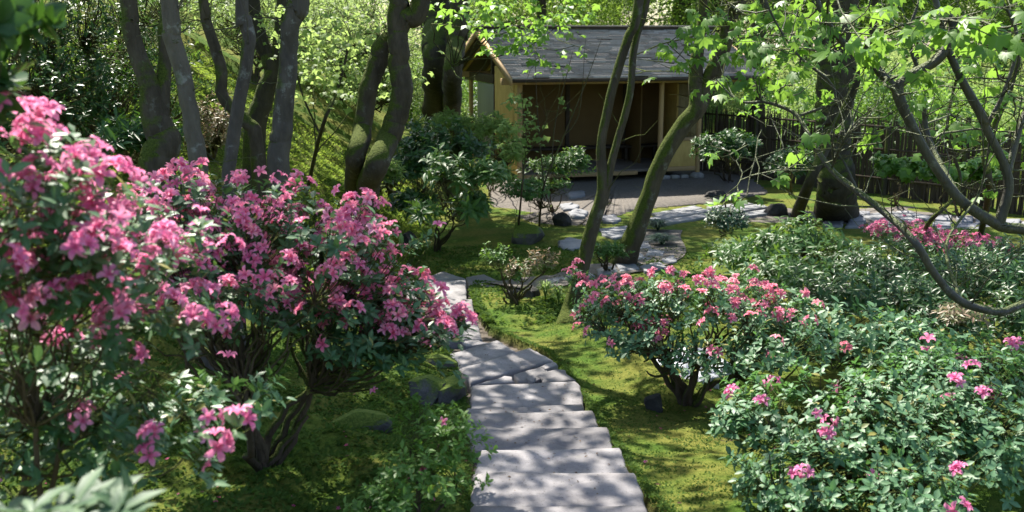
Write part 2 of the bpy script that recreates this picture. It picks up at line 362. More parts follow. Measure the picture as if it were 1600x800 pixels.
# ------------------------------------------------------------------ leaf and flower templates
def t_leaf(wd=.42, fold=.06, droop=.12):
    v = [(0, 0, 0), (-wd * .38, .28, fold), (0, .28, 0), (wd * .38, .28, fold), (-wd * .5, .6, fold * .8 - droop * .25), (0, .62, -droop * .3), (wd * .5, .6, fold * .8 - droop * .25), (0, 1, -droop)]
    f = [(0, 2, 1), (0, 3, 2), (1, 2, 5), (1, 5, 4), (2, 3, 6), (2, 6, 5), (4, 5, 7), (5, 6, 7)]
    return np.array(v, float), np.array(f)
def t_leaf_lo(wd=.45, fold=.08):
    v = [(0, 0, 0), (-wd * .5, .5, fold), (wd * .5, .5, fold), (0, 1, -.06)]
    return np.array(v, float), np.array([(0, 3, 1), (0, 2, 3)])
def t_maple(n=7):
    v = [(0, 0, 0)]; k = 2 * n - 1; f = []
    for i in range(k):
        a = math.radians(-135 + 270 * i / (k - 1)); r = (1.0 - .22 * (abs(i - (k - 1) / 2) / ((k - 1) / 2)) ** 1.5) if i % 2 == 0 else .66
        v.append((math.sin(a) * r, math.cos(a) * r, -.55 * r * r + (.12 if i % 2 else 0)))
        if i: f.append((0, i + 1, i))
    return np.array(v, float), np.array(f)
def t_flower():
    v = [(0, 0, -.35)]; f = []; rg = np.random.default_rng(8)
    for k in range(5):
        a = k * 2 * math.pi / 5 + rg.uniform(-.08, .08); s_ = rg.uniform(.88, 1.1); w = rg.uniform(-.08, .1)
        def q(da, r, z): return (math.cos(a + da) * r * s_, math.sin(a + da) * r * s_, z)
        n = len(v)
        v += [q(-.6, .26, .02), q(0, .22, -.06), q(.6, .26, .02), q(-.46, .62, .34 + w), q(0, .60, .16), q(.46, .64, .26 - w), q(-.20, .95, .22 - w), q(0, 1.10, -.02 + w), q(.22, .93, .26)]
        f += [(0, n, n + 1), (0, n + 1, n + 2)]
        for r in (0, 3):
            f += [(n + r, n + r + 3, n + r + 4), (n + r, n + r + 4, n + r + 1), (n + r + 1, n + r + 4, n + r + 5), (n + r + 1, n + r + 5, n + r + 2)]
    for k in range(4):
        a = k * 1.6 + .4; c, d = math.cos(a), math.sin(a); n = len(v)
        v += [(-d * .02, c * .02, -.2), (d * .02, -c * .02, -.2), (c * .3, d * .3, .62)]; f.append((n, n + 1, n + 2))
    return np.array(v, float), np.array(f)
def t_flower_lo():
    v = [(0, 0, -.3)]; f = []
    for k in range(5):
        a = k * 2 * math.pi / 5; n = len(v)
        v += [(math.cos(a - .42) * .55, math.sin(a - .42) * .55, .15), (math.cos(a + .42) * .55, math.sin(a + .42) * .55, .15), (math.cos(a) * 1.05, math.sin(a) * 1.05, .08)]
        f += [(0, n, n + 1), (n, n + 2, n + 1)]
    return np.array(v, float), np.array(f)
T = dict(azalea=t_leaf(.44, .05, .10), oval=t_leaf(.5, .07, .12), long=t_leaf(.27, .04, .22), rhodo=t_leaf(.34, .05, .18), lo=t_leaf_lo(), lolong=t_leaf_lo(.25),
         maple=t_maple(8), maple_lo=t_maple(4), flower=t_flower(), flower_lo=t_flower_lo(), needle=t_leaf_lo(.12, .02))
_tm = {}
def tattr(tn):
    v = T[tn][0]
    return np.clip(np.hypot(v[:, 0], v[:, 1]), 0, 1) if tn.startswith('flower') else np.where(np.abs(v[:, 0]) < 1e-4, 1.0, 0.0)
def set_attr(me, tn, k):
    at_ = me.attributes.new('tone', 'FLOAT', 'POINT'); at_.data.foreach_set('value', np.tile(tattr(tn), k).astype(np.float32)); return me
def tmesh(tn, m):
    if (tn, m) not in _tm: _tm[(tn, m)] = set_attr(mesh_np(tn, T[tn][0], T[tn][1], [M[m]], tn != 'lo'), tn, 1)
    return _tm[(tn, m)]

def rdir(n, zmin=-1.0, rng=RNG):
    z = rng.uniform(zmin, 1, n); a = rng.uniform(0, 2 * math.pi, n); r = np.sqrt(1 - z * z)
    return np.stack([r * np.cos(a), r * np.sin(a), z], -1)
def split_parts(root, name, tn, m, Mx, pos_, size, nmax, minpx=8, partname=None):
    """biggest in view become part objects, the rest one stuff mesh"""
    k = len(pos_)
    if k == 0: return
    px, py, f = proj(pos_); ap = FPX * size / f
    ok = (px > -20) & (px < 1620) & (py > -20) & (py < 820) & (ap > minpx)
    order = np.argsort(np.where(ok, -ap / 1.0, 1e9)); nsel = min(nmax, int(ok.sum())); sel = order[:nsel]
    rest = np.ones(k, bool); rest[sel] = False
    me = tmesh(tn, m); rl = np.array(root.location)
    for i in sel:
        o = bpy.data.objects.new(partname or name, me)
        mm = Matrix.Identity(4)
        for a in range(3):
            for b in range(3): mm[a][b] = Mx[i, a, b]
        d = pos_[i] - rl; mm[0][3], mm[1][3], mm[2][3] = d
        COL.objects.link(o); o.parent = root; o.matrix_local = mm
    if rest.any():
        tv, tf = T[tn]; V, Fc = inst(tv, tf, Mx[rest], pos_[rest] - rl)
        link({'leaf': 'foliage', 'flower': 'blossom'}.get(name, name), set_attr(mesh_np(name, V, Fc, [M[m]], tn != 'lo'), tn, int(rest.sum())), root, kind='stuff')
def whorl(tips, dirs, per, size, tilt=(50, 85), var=.25, back=.0, rng=RNG):
    k = len(tips); n = k * per; d = np.repeat(dirs, per, 0); p = np.repeat(tips, per, 0)
    ref = nrm(np.cross(d, rdir(n, rng=rng))); th = np.tile(np.arange(per) * 2 * math.pi / per, k) + rng.uniform(-.4, .4, n)
    r0 = np.repeat(nrm(np.cross(dirs, rdir(k, rng=rng))), per, 0); r1 = np.cross(d, r0)
    side = r0 * np.cos(th)[:, None] + r1 * np.sin(th)[:, None]
    t = np.radians(rng.uniform(tilt[0], tilt[1], n))[:, None]
    L = d * np.cos(t) + side * np.sin(t)
    F_ = frames(L, d + np.array([0, 0, .35]))
    s = size * (1 + rng.uniform(-var, var, n))
    return F_ * s[:, None, None], p - d * (rng.uniform(0, 1, n) * back)[:, None]
def shrub(name, label, cat, base, ells, ntips, leaf=None, flower=None, group=None, nmains=6, mainr=.022, bark='twig', up=.5, fill=.35, nleafparts=300, nflowerparts=300, seed=1, stems=True, minpx=9, zmin=-.35, shell=.65, droop=0.0, extra=None):
    rng = np.random.default_rng(seed)
    base = Vector(base); root = thing(name, label, cat, base, group); B = np.array(base)
    ws = np.array([e[1][0] * e[1][1] + e[1][0] * e[1][2] for e in ells]); ws /= ws.sum()
    pick = rng.choice(len(ells), ntips, p=ws); C = np.array([list(e[0]) for e in ells])[pick]; Rd = np.array([e[1] for e in ells])[pick]
    u = rdir(ntips, zmin, rng); rr = rng.uniform(shell ** 2, 1, ntips) ** .5
    lump = 1 + .32 * (vnoise(u[:, 0] * 2.3 + pick * 7, u[:, 1] * 2.3 + u[:, 2] * 2, 1.3, seed) * 2)
    inner = rng.random(ntips) < fill; rr = np.where(inner, rng.uniform(.15, .8, ntips), rr)
    tips = C + u * Rd * (rr * lump)[:, None]
    fq = 1.6 / max(.25, float(np.mean(Rd[:, 0]))) ; gp = vnoise(tips[:, 0] * fq * 1.6 + tips[:, 2] * fq, tips[:, 1] * fq * 1.3 - tips[:, 2] * fq * 1.5, 1, seed + 4) > -.2
    gp = gp | (ntips < 60); tips, u = tips[gp], u[gp]; ntips = len(tips)
    gz = hgt(tips[:, 0], tips[:, 1]) + .04; tips[:, 2] = np.maximum(tips[:, 2], gz + rng.uniform(0, .08, ntips))
    if extra is not None: tips = np.vstack([tips, np.array([list(e) for e in extra])]); u = np.vstack([u, nrm(np.array([list(e) for e in extra]) - B)]); ntips = len(tips)
    dirs = nrm(u * .6 + nrm(tips - B) * .3 + np.array([0, 0, up]) + rng.normal(0, .22, (ntips, 3)))
    if stems:
        nh = max(6, ntips // 7); hi = rng.choice(ntips, nh, replace=False)
        hubs = B + (tips[hi] - B) * rng.uniform(.62, .82, nh)[:, None]
        mi = rng.choice(nh, min(nmains, nh), replace=False); mains = B + (hubs[mi] - B) * rng.uniform(.35, .75, len(mi))[:, None] + rng.normal(0, .05, (len(mi), 3))
        A = Acc()
        def bez(a, b, r0, r1, seg, sd, sides):
            k = len(a); s = np.linspace(0, 1, seg)[None, :, None]
            mid = (a + b) / 2 + rng.normal(0, 1, (k, 3)) * sd * np.linalg.norm(b - a, axis=1)[:, None]; mid[:, 2] -= 0.0
            p = (1 - s) ** 2 * a[:, None] + 2 * s * (1 - s) * mid[:, None] + s * s * b[:, None]
            p += rng.normal(0, 1, p.shape) * sd * .12 * np.linalg.norm(b - a, axis=1)[:, None, None] * (s * (1 - s) * 4)
            r = r0 + (r1 - r0) * s[:, :, 0]; return tubes(p, np.broadcast_to(r, p.shape[:2]), sides)
        q = bez(np.repeat(B[None] - np.array([0, 0, .05]), len(mains), 0) + rng.normal(0, mainr * .7, (len(mains), 3)) * [1, 1, 0], mains, mainr, mainr * .6, 9, .16, 7); A.add(*q)
        dm = np.linalg.norm(hubs[:, None] - mains[None], axis=2).argmin(1); A.add(*bez(mains[dm], hubs, mainr * .4, mainr * .2, 9, .2, 5))
        dh = np.linalg.norm(tips[:, None] - hubs[None], axis=2).argmin(1); A.add(*bez(hubs[dh], tips, mainr * .15, mainr * .08, 5, .14, 3))
        A.v = [v - B for v in A.v]
        link('branches', A.mesh('branches', [M[bark]]), root)
    if leaf:
        Mx, pp = whorl(tips, dirs, leaf.get('per', 6), leaf['size'], leaf.get('tilt', (45, 88)), .42, leaf.get('back', .06), rng)
        split_parts(root, 'leaf', leaf['t'], leaf['m'], Mx, pp, leaf['size'], nleafparts, minpx)
    if flower:
        prob = flower['p'](tips, rng) if callable(flower['p']) else np.full(ntips, flower['p'])
        fi = np.where(rng.random(ntips) < prob)[0]
        fi = fi[rng.random(len(fi)) < 1]
        cnt = rng.integers(flower.get('nmin', 2), flower.get('nmax', 5), len(fi)); idx = np.repeat(fi, cnt); n = len(idx)
        ax = nrm(dirs[idx] * .55 + rdir(n, -.5, rng) * .85 + np.array([.0, -.15, .1]))
        s = flower['size'] * .5 * (1 + rng.uniform(-.25, .2, n)); F_ = frames(nrm(np.cross(ax, rdir(n, rng=rng))), ax)
        pp = tips[idx] + ax * (flower['size'] * .5)[..., None] if isinstance(flower['size'], np.ndarray) else tips[idx] + ax * flower['size'] * .55 + dirs[idx] * flower['size'] * .25
        split_parts(root, 'flower', flower.get('t', 'flower'), flower['m'], F_ * s[:, None, None], pp, flower['size'], nflowerparts, minpx)
    return root
def E(px, py, d, rx, ry, rz): return (P(px, py, d), (rx, ry, rz))

# ------------------------------------------------------------------ ground sheet
def axis(segs):
    out = [segs[0][0]]
    for a, b, s in segs:
        n = max(1, int(round((b - a) / s))); out += list(a + (b - a) * (np.arange(1, n + 1) / n))
    return np.array(out)
gx = axis([(-900, -60, 60), (-60, -20, 3), (-20, -6, .4), (-6, -3.2, .1), (-3.2, 3.2, .045), (3.2, 8, .12), (8, 20, .5), (20, 60, 3), (60, 900, 60)])
gy = axis([(-60, -4, 4), (-4, 2, .5), (2, 3.6, .1), (3.6, 13.6, .05), (13.6, 24, .12), (24, 40, .5), (40, 90, 3), (90, 900, 60)])
X, Y = np.meshgrid(gx, gy); Z = hgt(X, Y); nx, ny = len(gx), len(gy)
idx = np.arange(nx * ny).reshape(ny, nx)
q = np.stack([idx[:-1, :-1], idx[:-1, 1:], idx[1:, 1:], idx[1:, :-1]], -1).reshape(-1, 4)
me = mesh_np('ground', np.stack([X, Y, Z], -1), q, [M['ground']])
at = me.attributes.new('path', 'FLOAT', 'POINT'); at.data.foreach_set('value', path_mask(X, Y).ravel().astype(np.float32))
link('ground', me, kind='structure')

def prism(pts, th, bevel=.012, seed=0, sub=6, rough=.006, mats=None, name='slab', jag=.008, top=0.0):
    """slab from plan corners (list of Vector on top plane) with worn edge"""
    rr = np.random.default_rng(seed); c = []
    n = len(pts)
    for i in range(n):
        a = np.array(pts[i]); b = np.array(pts[(i + 1) % n]); L = np.linalg.norm(b - a); k = max(2, int(L / .07))
        d = (b - a) / L; nn = np.array([d[1], -d[0], 0])
        for j in range(k):
            e = rr.normal(0, jag) if j else rr.normal(0, jag * .4)
            c.append(a + (b - a) * j / k + nn * e)
    c = np.array(c); cen = c.mean(0); k = len(c)
    def shrinkv(dd): 
        v = c - cen; return cen + v * (1 - dd / np.maximum(np.linalg.norm(v[:, :2], axis=1), .05))[:, None]
    r0 = shrinkv(0) - [0, 0, th]; r1 = shrinkv(0) - [0, 0, bevel]; r2 = shrinkv(bevel * .8); rings = [r0, r1, r2]
    for s in (.75, .4):
        v = cen + (r2 - cen) * s; v[:, 2] = r2[:, 2] + rr.normal(0, rough, k) * .5; rings.append(v)
    V = np.vstack(rings + [cen[None]]); Q = []; Tt = []
    for r in range(len(rings) - 1):
        for i in range(k):
            j = (i + 1) % k; a, b, cc, d = r * k + i, r * k + j, (r + 1) * k + j, (r + 1) * k + i; Tt += [(a, b, cc), (a, cc, d)]
    m = (len(rings) - 1) * k
    for i in range(k): Tt.append((m + i, m + (i + 1) % k, len(V) - 1))
    return mesh_np(name, V, Tt, mats, False)
def slab(parent, name, pxs, z, th, m, seed, jag=.004, bevel=.012, kind=None):
    pts = [PZ(a, b, z) for a, b in pxs]; c = sum(pts, Vector()) / len(pts)
    # counter-clockwise in plan
    area = sum(pts[i].x * pts[(i + 1) % len(pts)].y - pts[(i + 1) % len(pts)].x * pts[i].y for i in range(len(pts)))
    if area < 0: pts = pts[::-1]
    me = prism([p - c for p in pts], th, bevel, seed, mats=[M[m]], name=name, jag=jag)
    for p in me.polygons: pass
    o = link(name, me, parent, c - parent.location if parent else c)
    return o
# bed of the path: thin packed soil under the slabs, the slabs are its pieces
bed = []
for y in np.arange(4.0, 13.4, .1):
    cx = float(np.interp(y, CY, CX))
    for sx in (-.46, .46): bed.append((cx + sx, y, H(cx + sx * .5, y) + .012))
bv = np.array(bed); nb = len(bv) // 2; bq = [(2 * i, 2 * i + 1, 2 * i + 3, 2 * i + 2) for i in range(nb - 1)]
path = link('garden_path', mesh_np('garden_path', bv, bq, [mat('path_soil', f_gravel((.06, .05, .04), (.14, .12, .10), 45), .95, .1)]), kind='structure', label='worn stone steps leading down to the shelter')
SL = [  # px outline, z
 ([(735, 862), (735, 789), (1011, 789), (1030, 862)], 1.27),
 ([(742, 740), (770, 737), (994, 738), (1013, 797), (733, 798)], 1.19),
 ([(750, 703), (971, 699), (988, 750), (735, 750)], 1.08),
 ([(731, 668), (951, 667), (962, 709), (729, 709)], .97),
 ([(729, 646), (928, 641), (941, 677), (729, 678)], .86),
 ([(727, 638), (912, 631), (915, 650), (727, 655)], .80),
 ([(735, 602), (900, 595), (907, 600), (913, 634), (735, 641)], .755),
 ([(719, 575), (829, 543), (866, 563), (737, 597)], .70),
 ([(657, 565), (778, 531), (808, 549), (719, 582)], .63),
 ([(690, 508), (748, 507), (754, 530), (690, 531)], .50),
 ([(690, 467), (738, 467), (741, 489), (690, 489)], .38),
 ([(636, 438), (728, 437.5), (729, 469), (636, 469)], .30),
 ([(662, 434), (693, 423.5), (728, 435.5), (728, 437), (662, 437)], .27),
 ([(727, 433), (756, 428), (789, 443), (765, 449), (738, 459), (729, 440)], .23),
 ([(787, 443), (812, 441), (824, 452), (790, 459)], .22),
]
for i, (px_, z) in enumerate(SL): slab(path, 'stone_slab', px_, z, .13, 'slab', 40 + i, bevel=.022)
BR = [([(738, 603), (782, 590), (800, 588), (806, 597), (770, 599)], .715), ([(804, 585), (848, 572), (856, 583), (838, 595), (812, 596)], .72), ([(842, 582), (868, 577), (884, 578), (901, 594), (846, 596)], .73),
      ([(846, 572), (866, 565), (872, 570), (852, 577)], .735), ([(822, 590), (831, 585), (838, 592), (834, 598)], .74), ([(705, 492), (735, 491), (742, 503), (705, 505)], .40), ([(726, 498), (745, 500), (744, 507), (722, 506)], .43),
      ([(722, 533), (748, 531), (762, 536), (730, 541)], .53), ([(742, 607 - 5), (770, 600), (790, 603), (745, 606)], .70)]
for i, (px_, z) in enumerate(BR): slab(path, 'paving_fragment', px_, z, .06, 'slab', 80 + i, .014, .01)

# ------------------------------------------------------------------ forecourt, flagstones and stepping stones near the shelter
court_pts = [(790, 318), (800, 300), (1010, 262), (1130, 275), (1190, 305), (1120, 316), (960, 330), (880, 336), (840, 345)]
def groundpoly(name, pxs, z, m, th=.05, kind='structure', seed=3, jag=.03, **k):
    pts = [PZ(a, b, z) for a, b in pxs]; c = sum(pts, Vector()) / len(pts)
    if sum(pts[i].x * pts[(i + 1) % len(pts)].y - pts[(i + 1) % len(pts)].x * pts[i].y for i in range(len(pts))) < 0: pts = pts[::-1]
    return link(name, prism([p - c for p in pts], th, .01, seed, mats=[M[m]], name=name, jag=jag), None, c, kind=kind, **k)
court = groundpoly('forecourt', [(770, 322), (760, 270), (1020, 240), (1150, 262), (1200, 300), (1122, 315), (990, 328), (940, 345), (890, 365), (840, 350)], .035, 'court', .2)
walk = groundpoly('pavement', [(1000, 352), (1200, 322), (1270, 330), (1420, 322), (1600, 345), (1600, 362), (1420, 352), (1300, 362), (1240, 352), (1110, 345), (1060, 362), (1005, 368)], .03, 'court', .15)
wc = spline([G(a, b) for a, b in [(790, 452), (840, 447), (890, 439), (950, 425), (1000, 412), (1030, 395), (1025, 372), (1030, 360)]], 40)
wd = np.gradient(wc, axis=0); wn = nrm(np.stack([-wd[:, 1], wd[:, 0], 0 * wd[:, 0]], -1)); ws_ = np.stack([wc + wn * .42, wc - wn * .42], 1).reshape(-1, 3); ws_[:, 2] = hgt(ws_[:, 0], ws_[:, 1]) + .02
link('pavement', mesh_np('pavement', ws_, [(2 * i, 2 * i + 1, 2 * i + 3, 2 * i + 2) for i in range(39)], [M['court']]), kind='structure')
stones = [
 ([(936, 357), (985, 352), (992, 356), (942, 366)], 'flag'), ([(940, 366), (990, 358), (1000, 362), (960, 373)], 'flag'),
 ([(1012, 340), (1100, 326), (1112, 329), (1020, 345)], 'plank_stone'), ([(1016, 347), (1114, 331), (1124, 335), (1022, 353)], 'plank_stone'), ([(1018, 333), (1085, 321), (1098, 325), (1030, 338)], 'plank_stone'),
 ([(1120, 327), (1190, 318), (1200, 323), (1128, 334)], 'plank_stone'), ([(1130, 337), (1202, 326), (1214, 331), (1140, 342)], 'plank_stone'), ([(1104, 323), (1165, 316), (1178, 318), (1116, 326)], 'plank_stone'),
 ([(993, 380), (1012, 376), (1018, 386), (996, 390)], 'flag'), ([(1014, 388), (1038, 392), (1036, 401), (1008, 400)], 'flag'), ([(996, 393), (1010, 402), (1030, 406), (1000, 412), (990, 402)], 'flag'), ([(1034, 404), (1052, 398), (1058, 408), (1034, 414)], 'flag'), ([(1000, 415), (1030, 409), (1042, 417), (1010, 424)], 'flag'),
 ([(826, 441), (850, 438), (862, 446), (830, 452)], 'flag'), ([(853, 436), (880, 432), (896, 440), (866, 446)], 'flag'), ([(884, 430), (915, 422), (930, 430), (900, 440)], 'flag'), ([(932, 420), (960, 414), (966, 424), (936, 430)], 'flag'), ([(962, 412), (990, 410), (1000, 420), (970, 424)], 'flag')]
rr = random.Random(4)
for x0 in range(1290, 1600, 34):     # crazy paving along the right path
    for row in range(3):
        y0 = 327 + row * 9 + (x0 - 1290) * .055; w_ = 30 + rr.uniform(-6, 3); s = rr.uniform(-5, 5)
        if 1340 < x0 < 1440 and row < 2: continue
        stones.append(([(x0 + s, y0), (x0 + w_ + s, y0 + rr.uniform(-1, 1.5)), (x0 + w_ + rr.uniform(-3, 3), y0 + 8), (x0 + rr.uniform(-5, 3), y0 + 7.4)], 'flag'))
stones += [([(1342, 336), (1372, 332), (1414, 348), (1382, 351)], 'plank_stone'), ([(1376, 332), (1396, 330), (1442, 343), (1420, 347)], 'plank_stone'), ([(1400, 330), (1418, 329), (1462, 340), (1446, 343)], 'plank_stone')]
for i, (px_, m) in enumerate(stones):
    mx_, my_ = np.mean([q_[0] for q_ in px_]), np.mean([q_[1] for q_ in px_])
    slab(walk, 'flagstone', px_, (G(mx_, my_).z + .045) if (mx_ < 1075 and my_ > 350) else .075, .06, m, 200 + i, .008, .008)
for i, px_ in enumerate([[(888, 330), (902, 325), (920, 330), (914, 338), (894, 339)], [(874, 319), (892, 316), (906, 320), (900, 326), (880, 327)], [(940, 337), (958, 334), (970, 340), (958, 347), (942, 345)], [(884, 300), (910, 297), (915, 304), (890, 308)]]):
    slab(court, 'stepping_stone', px_, .085, .08, 'flag', 300 + i, .02, .02)
for i, (px_, lb) in enumerate([([(872, 376), (890, 370), (912, 374), (914, 384), (896, 390), (876, 386)], 'flat grey stepping stone on moss left of the leaning trunks')]):
    z = .16; pts = [PZ(a, b, z) for a, b in px_]; c = sum(pts, Vector()) / len(pts)
    o = link('stepping_stone', prism([p - c for p in pts][::-1], .2, .02, 340, mats=[M['flag']], name='stepping_stone', jag=.02), None, c, label=lb, cat='stone')
groundpoly('gravel_bed', [(1018, 585), (1034, 556), (1060, 540), (1110, 545), (1140, 566), (1125, 588), (1070, 600)], float(H(1.5, 8.3)) + .05, 'gravel', .4)
groundpoly('gravel_court', [(560, 135), (860, 125), (900, 190), (690, 215), (560, 190)], .02, 'gravel', .3)

# ------------------------------------------------------------------ rocks
def rock(pos_, s, m, label, seed, name='rock', flat=1.0, group=None):
    import bmesh
    bm = bmesh.new(); bmesh.ops.create_icosphere(bm, subdivisions=3, radius=1)
    rg = np.random.default_rng(seed); pl = [(Vector(d), rg.uniform(.5, .85)) for d in rdir(15, -.6, rg)]
    for v in bm.verts:
        d = v.co.normalized()
        for n_, k in pl:
            q_ = v.co.dot(n_)
            if q_ > k: v.co -= n_ * (q_ - k) * .97
        v.co *= 1 + .07 * float(vnoise(v.co.x * 3 + seed, v.co.y * 3 + v.co.z * 2, 1, seed))
        v.co = Vector((v.co.x * s[0], v.co.y * s[1], v.co.z * s[2]))
    me = bpy.data.meshes.new(name); bm.to_mesh(me); bm.free(); me.materials.append(M[m])
    return link(name, me, None, pos_, (0, 0, .15 * (seed % 5 - 2)), label=label, cat='rock', group=group)
g_ = G(826, 378); rock(g_ + Vector((0, 0, .12)), (.36, .34, .32), 'rock', 'large dark mossy boulder on moss behind the pinkish shrub', 1)
g_ = G(878, 352); rock(g_ + Vector((0, 0, .05)), (.22, .2, .2), 'dark_rock', 'small dark rock on moss right of the large boulder', 2)
g_ = G(640, 385); rock(g_ + Vector((0, 0, .05)), (.2, .2, .25), 'dark_rock', 'small dark stone standing beside the left dark shrub', 12)
rock(PZ(1120, 304, .07), (.34, .22, .09), 'dark_rock', 'flat dark rock lying on the forecourt right of the shelter', 3)
rock(PZ(1214, 330, .1), (.36, .22, .24), 'dark_rock', 'squarish dark rock at the end of the plank stones', 4)
for i, (px_, py_, z_, s_, lb) in enumerate([(702, 607, .82, (.15, .30, .24), 'tall mossy rock edging the left of the steps'), (665, 600, .86, (.18, .22, .2), 'mossy rock behind the tall edging rock left of the steps'), (716, 668, .86, (.10, .14, .16), 'small dark mossy rock low beside the third step'),
        (690, 565, .70, (.20, .16, .10), 'low mossy rock under the azalea at the bend of the steps'), (560, 650, .93, (.26, .2, .16), 'moss covered hummock rock below the pink azalea')]):
    p_ = PZ(px_, py_, z_); rock(p_ - Vector((0, 0, s_[2] * .35)), s_, 'rock', lb, 20 + i, 'mossy_rock')
o = rock(G(1024, 640) + Vector((0, 0, .03)), (.09, .09, .13), 'dark_rock', 'dark stump-like stone beside the mossy azalea root on the right', 31)
for i, (px_, py_) in enumerate([(806, 470), (822, 472), (836, 470)]):
    g_ = G(px_, py_ - 6); rock(g_ + Vector((0, 0, .02)), (.10, .10, .13), 'dark_rock', ['dark upright edging stone below the angled paving slab', 'middle dark edging stone beside the tufts below the path', 'dark edging stone nearest the grassy clump below the path'][i], 35 + i, 'edging_stone')

# ------------------------------------------------------------------ shelter
SH = PZ(812, 291, 0.0); YAW = math.radians(16)
def box(A, x0, x1, y0, y1, z0, z1, m=0):
    v = [(x, y, z) for z in (z0, z1) for y in (y0, y1) for x in (x0, x1)]
    A.add(v, [(0, 2, 3, 1), (4, 5, 7, 6), (0, 1, 5, 4), (2, 6, 7, 3), (0, 4, 6, 2), (1, 3, 7, 5)], m)
def part_box(parent, name, m, *bs, bev=.008, **k):
    A = Acc()
    for b in bs: box(A, *b)
    o = link(name, A.mesh(name, [M[m]], False), parent, **k)
    if bev:
        md = o.modifiers.new('b', 'BEVEL'); md.width = bev; md.segments = 2
    return o
sh = thing('garden_shelter', 'open fronted ochre garden shelter with a grey shingled gable roof', 'shelter', SH, None, YAW)
W, R_, D_ = 4.62, 2.4, 4.8
def cyl(A, x, y, z0, z1, r, n=14, m=0):
    V, q_ = tubes(np.array([[[x, y, z0], [x, y, (z0 + z1) / 2], [x, y, z1]]], float), np.full((1, 3), r), n); A.add(V, q_, m)
for (x, y) in [(0, 0), (3.59, 0), (W, 0), (0, D_), (W, D_), (W, 2.3)]:
    A = Acc(); cyl(A, x, y, .12, 2.42 if y != 2.3 else 2.9, .062); link('post', A.mesh('post', [M['cedar']]), sh)
for i, (x, y) in enumerate([(0, 0), (3.59, 0), (W, 0)]):
    import bmesh
    bm = bmesh.new(); bmesh.ops.create_icosphere(bm, subdivisions=3, radius=1)
    for v in bm.verts:
        v.co *= 1 + .12 * float(vnoise(v.co.x * 2 + i, v.co.y * 2 + v.co.z, 1, i)); v.co = Vector((v.co.x * .19, v.co.y * .17, v.co.z * .11))
    me = bpy.data.meshes.new('foundation_stone'); bm.to_mesh(me); bm.free(); me.materials.append(M['pale_rock'])
    for p in me.polygons: p.use_smooth = True
    link('foundation_stone', me, sh, (x, y, .07))
for i, x in enumerate((3.75, 4.0, 4.25)): link('foundation_stone', rock_me := None or prism([Vector((-.1, -.07, .0)), Vector((.1, -.08, 0)), Vector((.09, .08, 0)), Vector((-.1, .07, 0))], .08, .02, 60 + i, mats=[M['pale_rock']], name='foundation_stone'), sh, (x, -.02, .12))
part_box(sh, 'beam', 'cedar_h', (-.45, W + 1.3, -.07, .07, 2.38, 2.53))
part_box(sh, 'beam', 'cedar_h', (-.45, W + 1.3, D_ - .07, D_ + .07, 2.38, 2.53))
part_box(sh, 'tie_beam', 'darkwood', (-.06, .06, 2.2, D_ + .5, 2.30, 2.52))
part_box(sh, 'tie_beam', 'darkwood', (-.055, .055, 1.0, D_ - .6, 2.98, 3.1))
part_box(sh, 'king_post', 'darkwood', (-.05, .05, R_ - .06, R_ + .06, 2.53, 3.5))
part_box(sh, 'side_wall', 'plaster', (-.035, .03, .45, 2.14, .25, 2.75))
part_box(sh, 'side_wall', 'plaster', (-.034, .028, .06, .30, .25, 2.37))
part_box(sh, 'side_wall', 'plaster', (-.032, .026, .30, .45, .25, 1.0))
part_box(sh, 'grey_panel', 'greypanel', (-.045, .03, 2.17, 3.9, .25, 2.28), label='grey green panel at the back of the side wall')
part_box(sh, 'panel_frame', 'darkwood', (-.055, .04, 2.14, 2.17, .25, 2.30), bev=0)
# back wall with battens, bench and floor
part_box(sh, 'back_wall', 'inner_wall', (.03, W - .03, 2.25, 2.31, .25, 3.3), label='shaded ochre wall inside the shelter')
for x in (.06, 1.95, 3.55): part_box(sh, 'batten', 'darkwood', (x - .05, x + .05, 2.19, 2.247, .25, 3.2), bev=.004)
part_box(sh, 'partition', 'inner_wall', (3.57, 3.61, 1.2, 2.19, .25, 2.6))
part_box(sh, 'right_wall', 'plaster', (W - .03, W + .03, 1.25, 2.24, .25, 2.4))
part_box(sh, 'bench', 'darkwood', (.1, W - .1, 1.72, 2.17, .62, .68), (.3, .38, 1.76, 1.84, .29, .617), (1.9, 1.98, 1.76, 1.84, .29, .617), (3.4, 3.48, 1.76, 1.84, .29, .617), (4.2, 4.28, 1.76, 1.84, .29, .617))
for i in range(12):
    part_box(sh, 'floor_plank', 'deck', (.07, W - .07, .12 + i * .178, .29 + i * .178, .22, .28), bev=.004)
part_box(sh, 'sill_beam', 'cedar_h', (.07, 3.0, -.05, .07, .17, .26), label='low sill beam at the open front')
part_box(sh, 'low_panel', 'plaster', (3.66, W - .07, -.02, .025, .33, .96), label='low ochre panel at the right of the front')
part_box(sh, 'panel_rail', 'cedar_h', (3.66, W - .07, -.045, .05, .963, 1.04)); part_box(sh, 'panel_rail', 'cedar_h', (3.66, W - .07, -.045, .05, .22, .327))
for i in range(12): part_box(sh, 'lattice_bar', 'bamboo', (W - .02, W + .02, .16 + i * .09, .18 + i * .09, .3, 2.36), bev=0)
for i in range(7): part_box(sh, 'lattice_bar', 'bamboo', (W - .035, W - .022, .07, 1.24, .5 + i * .3, .52 + i * .3), bev=0)
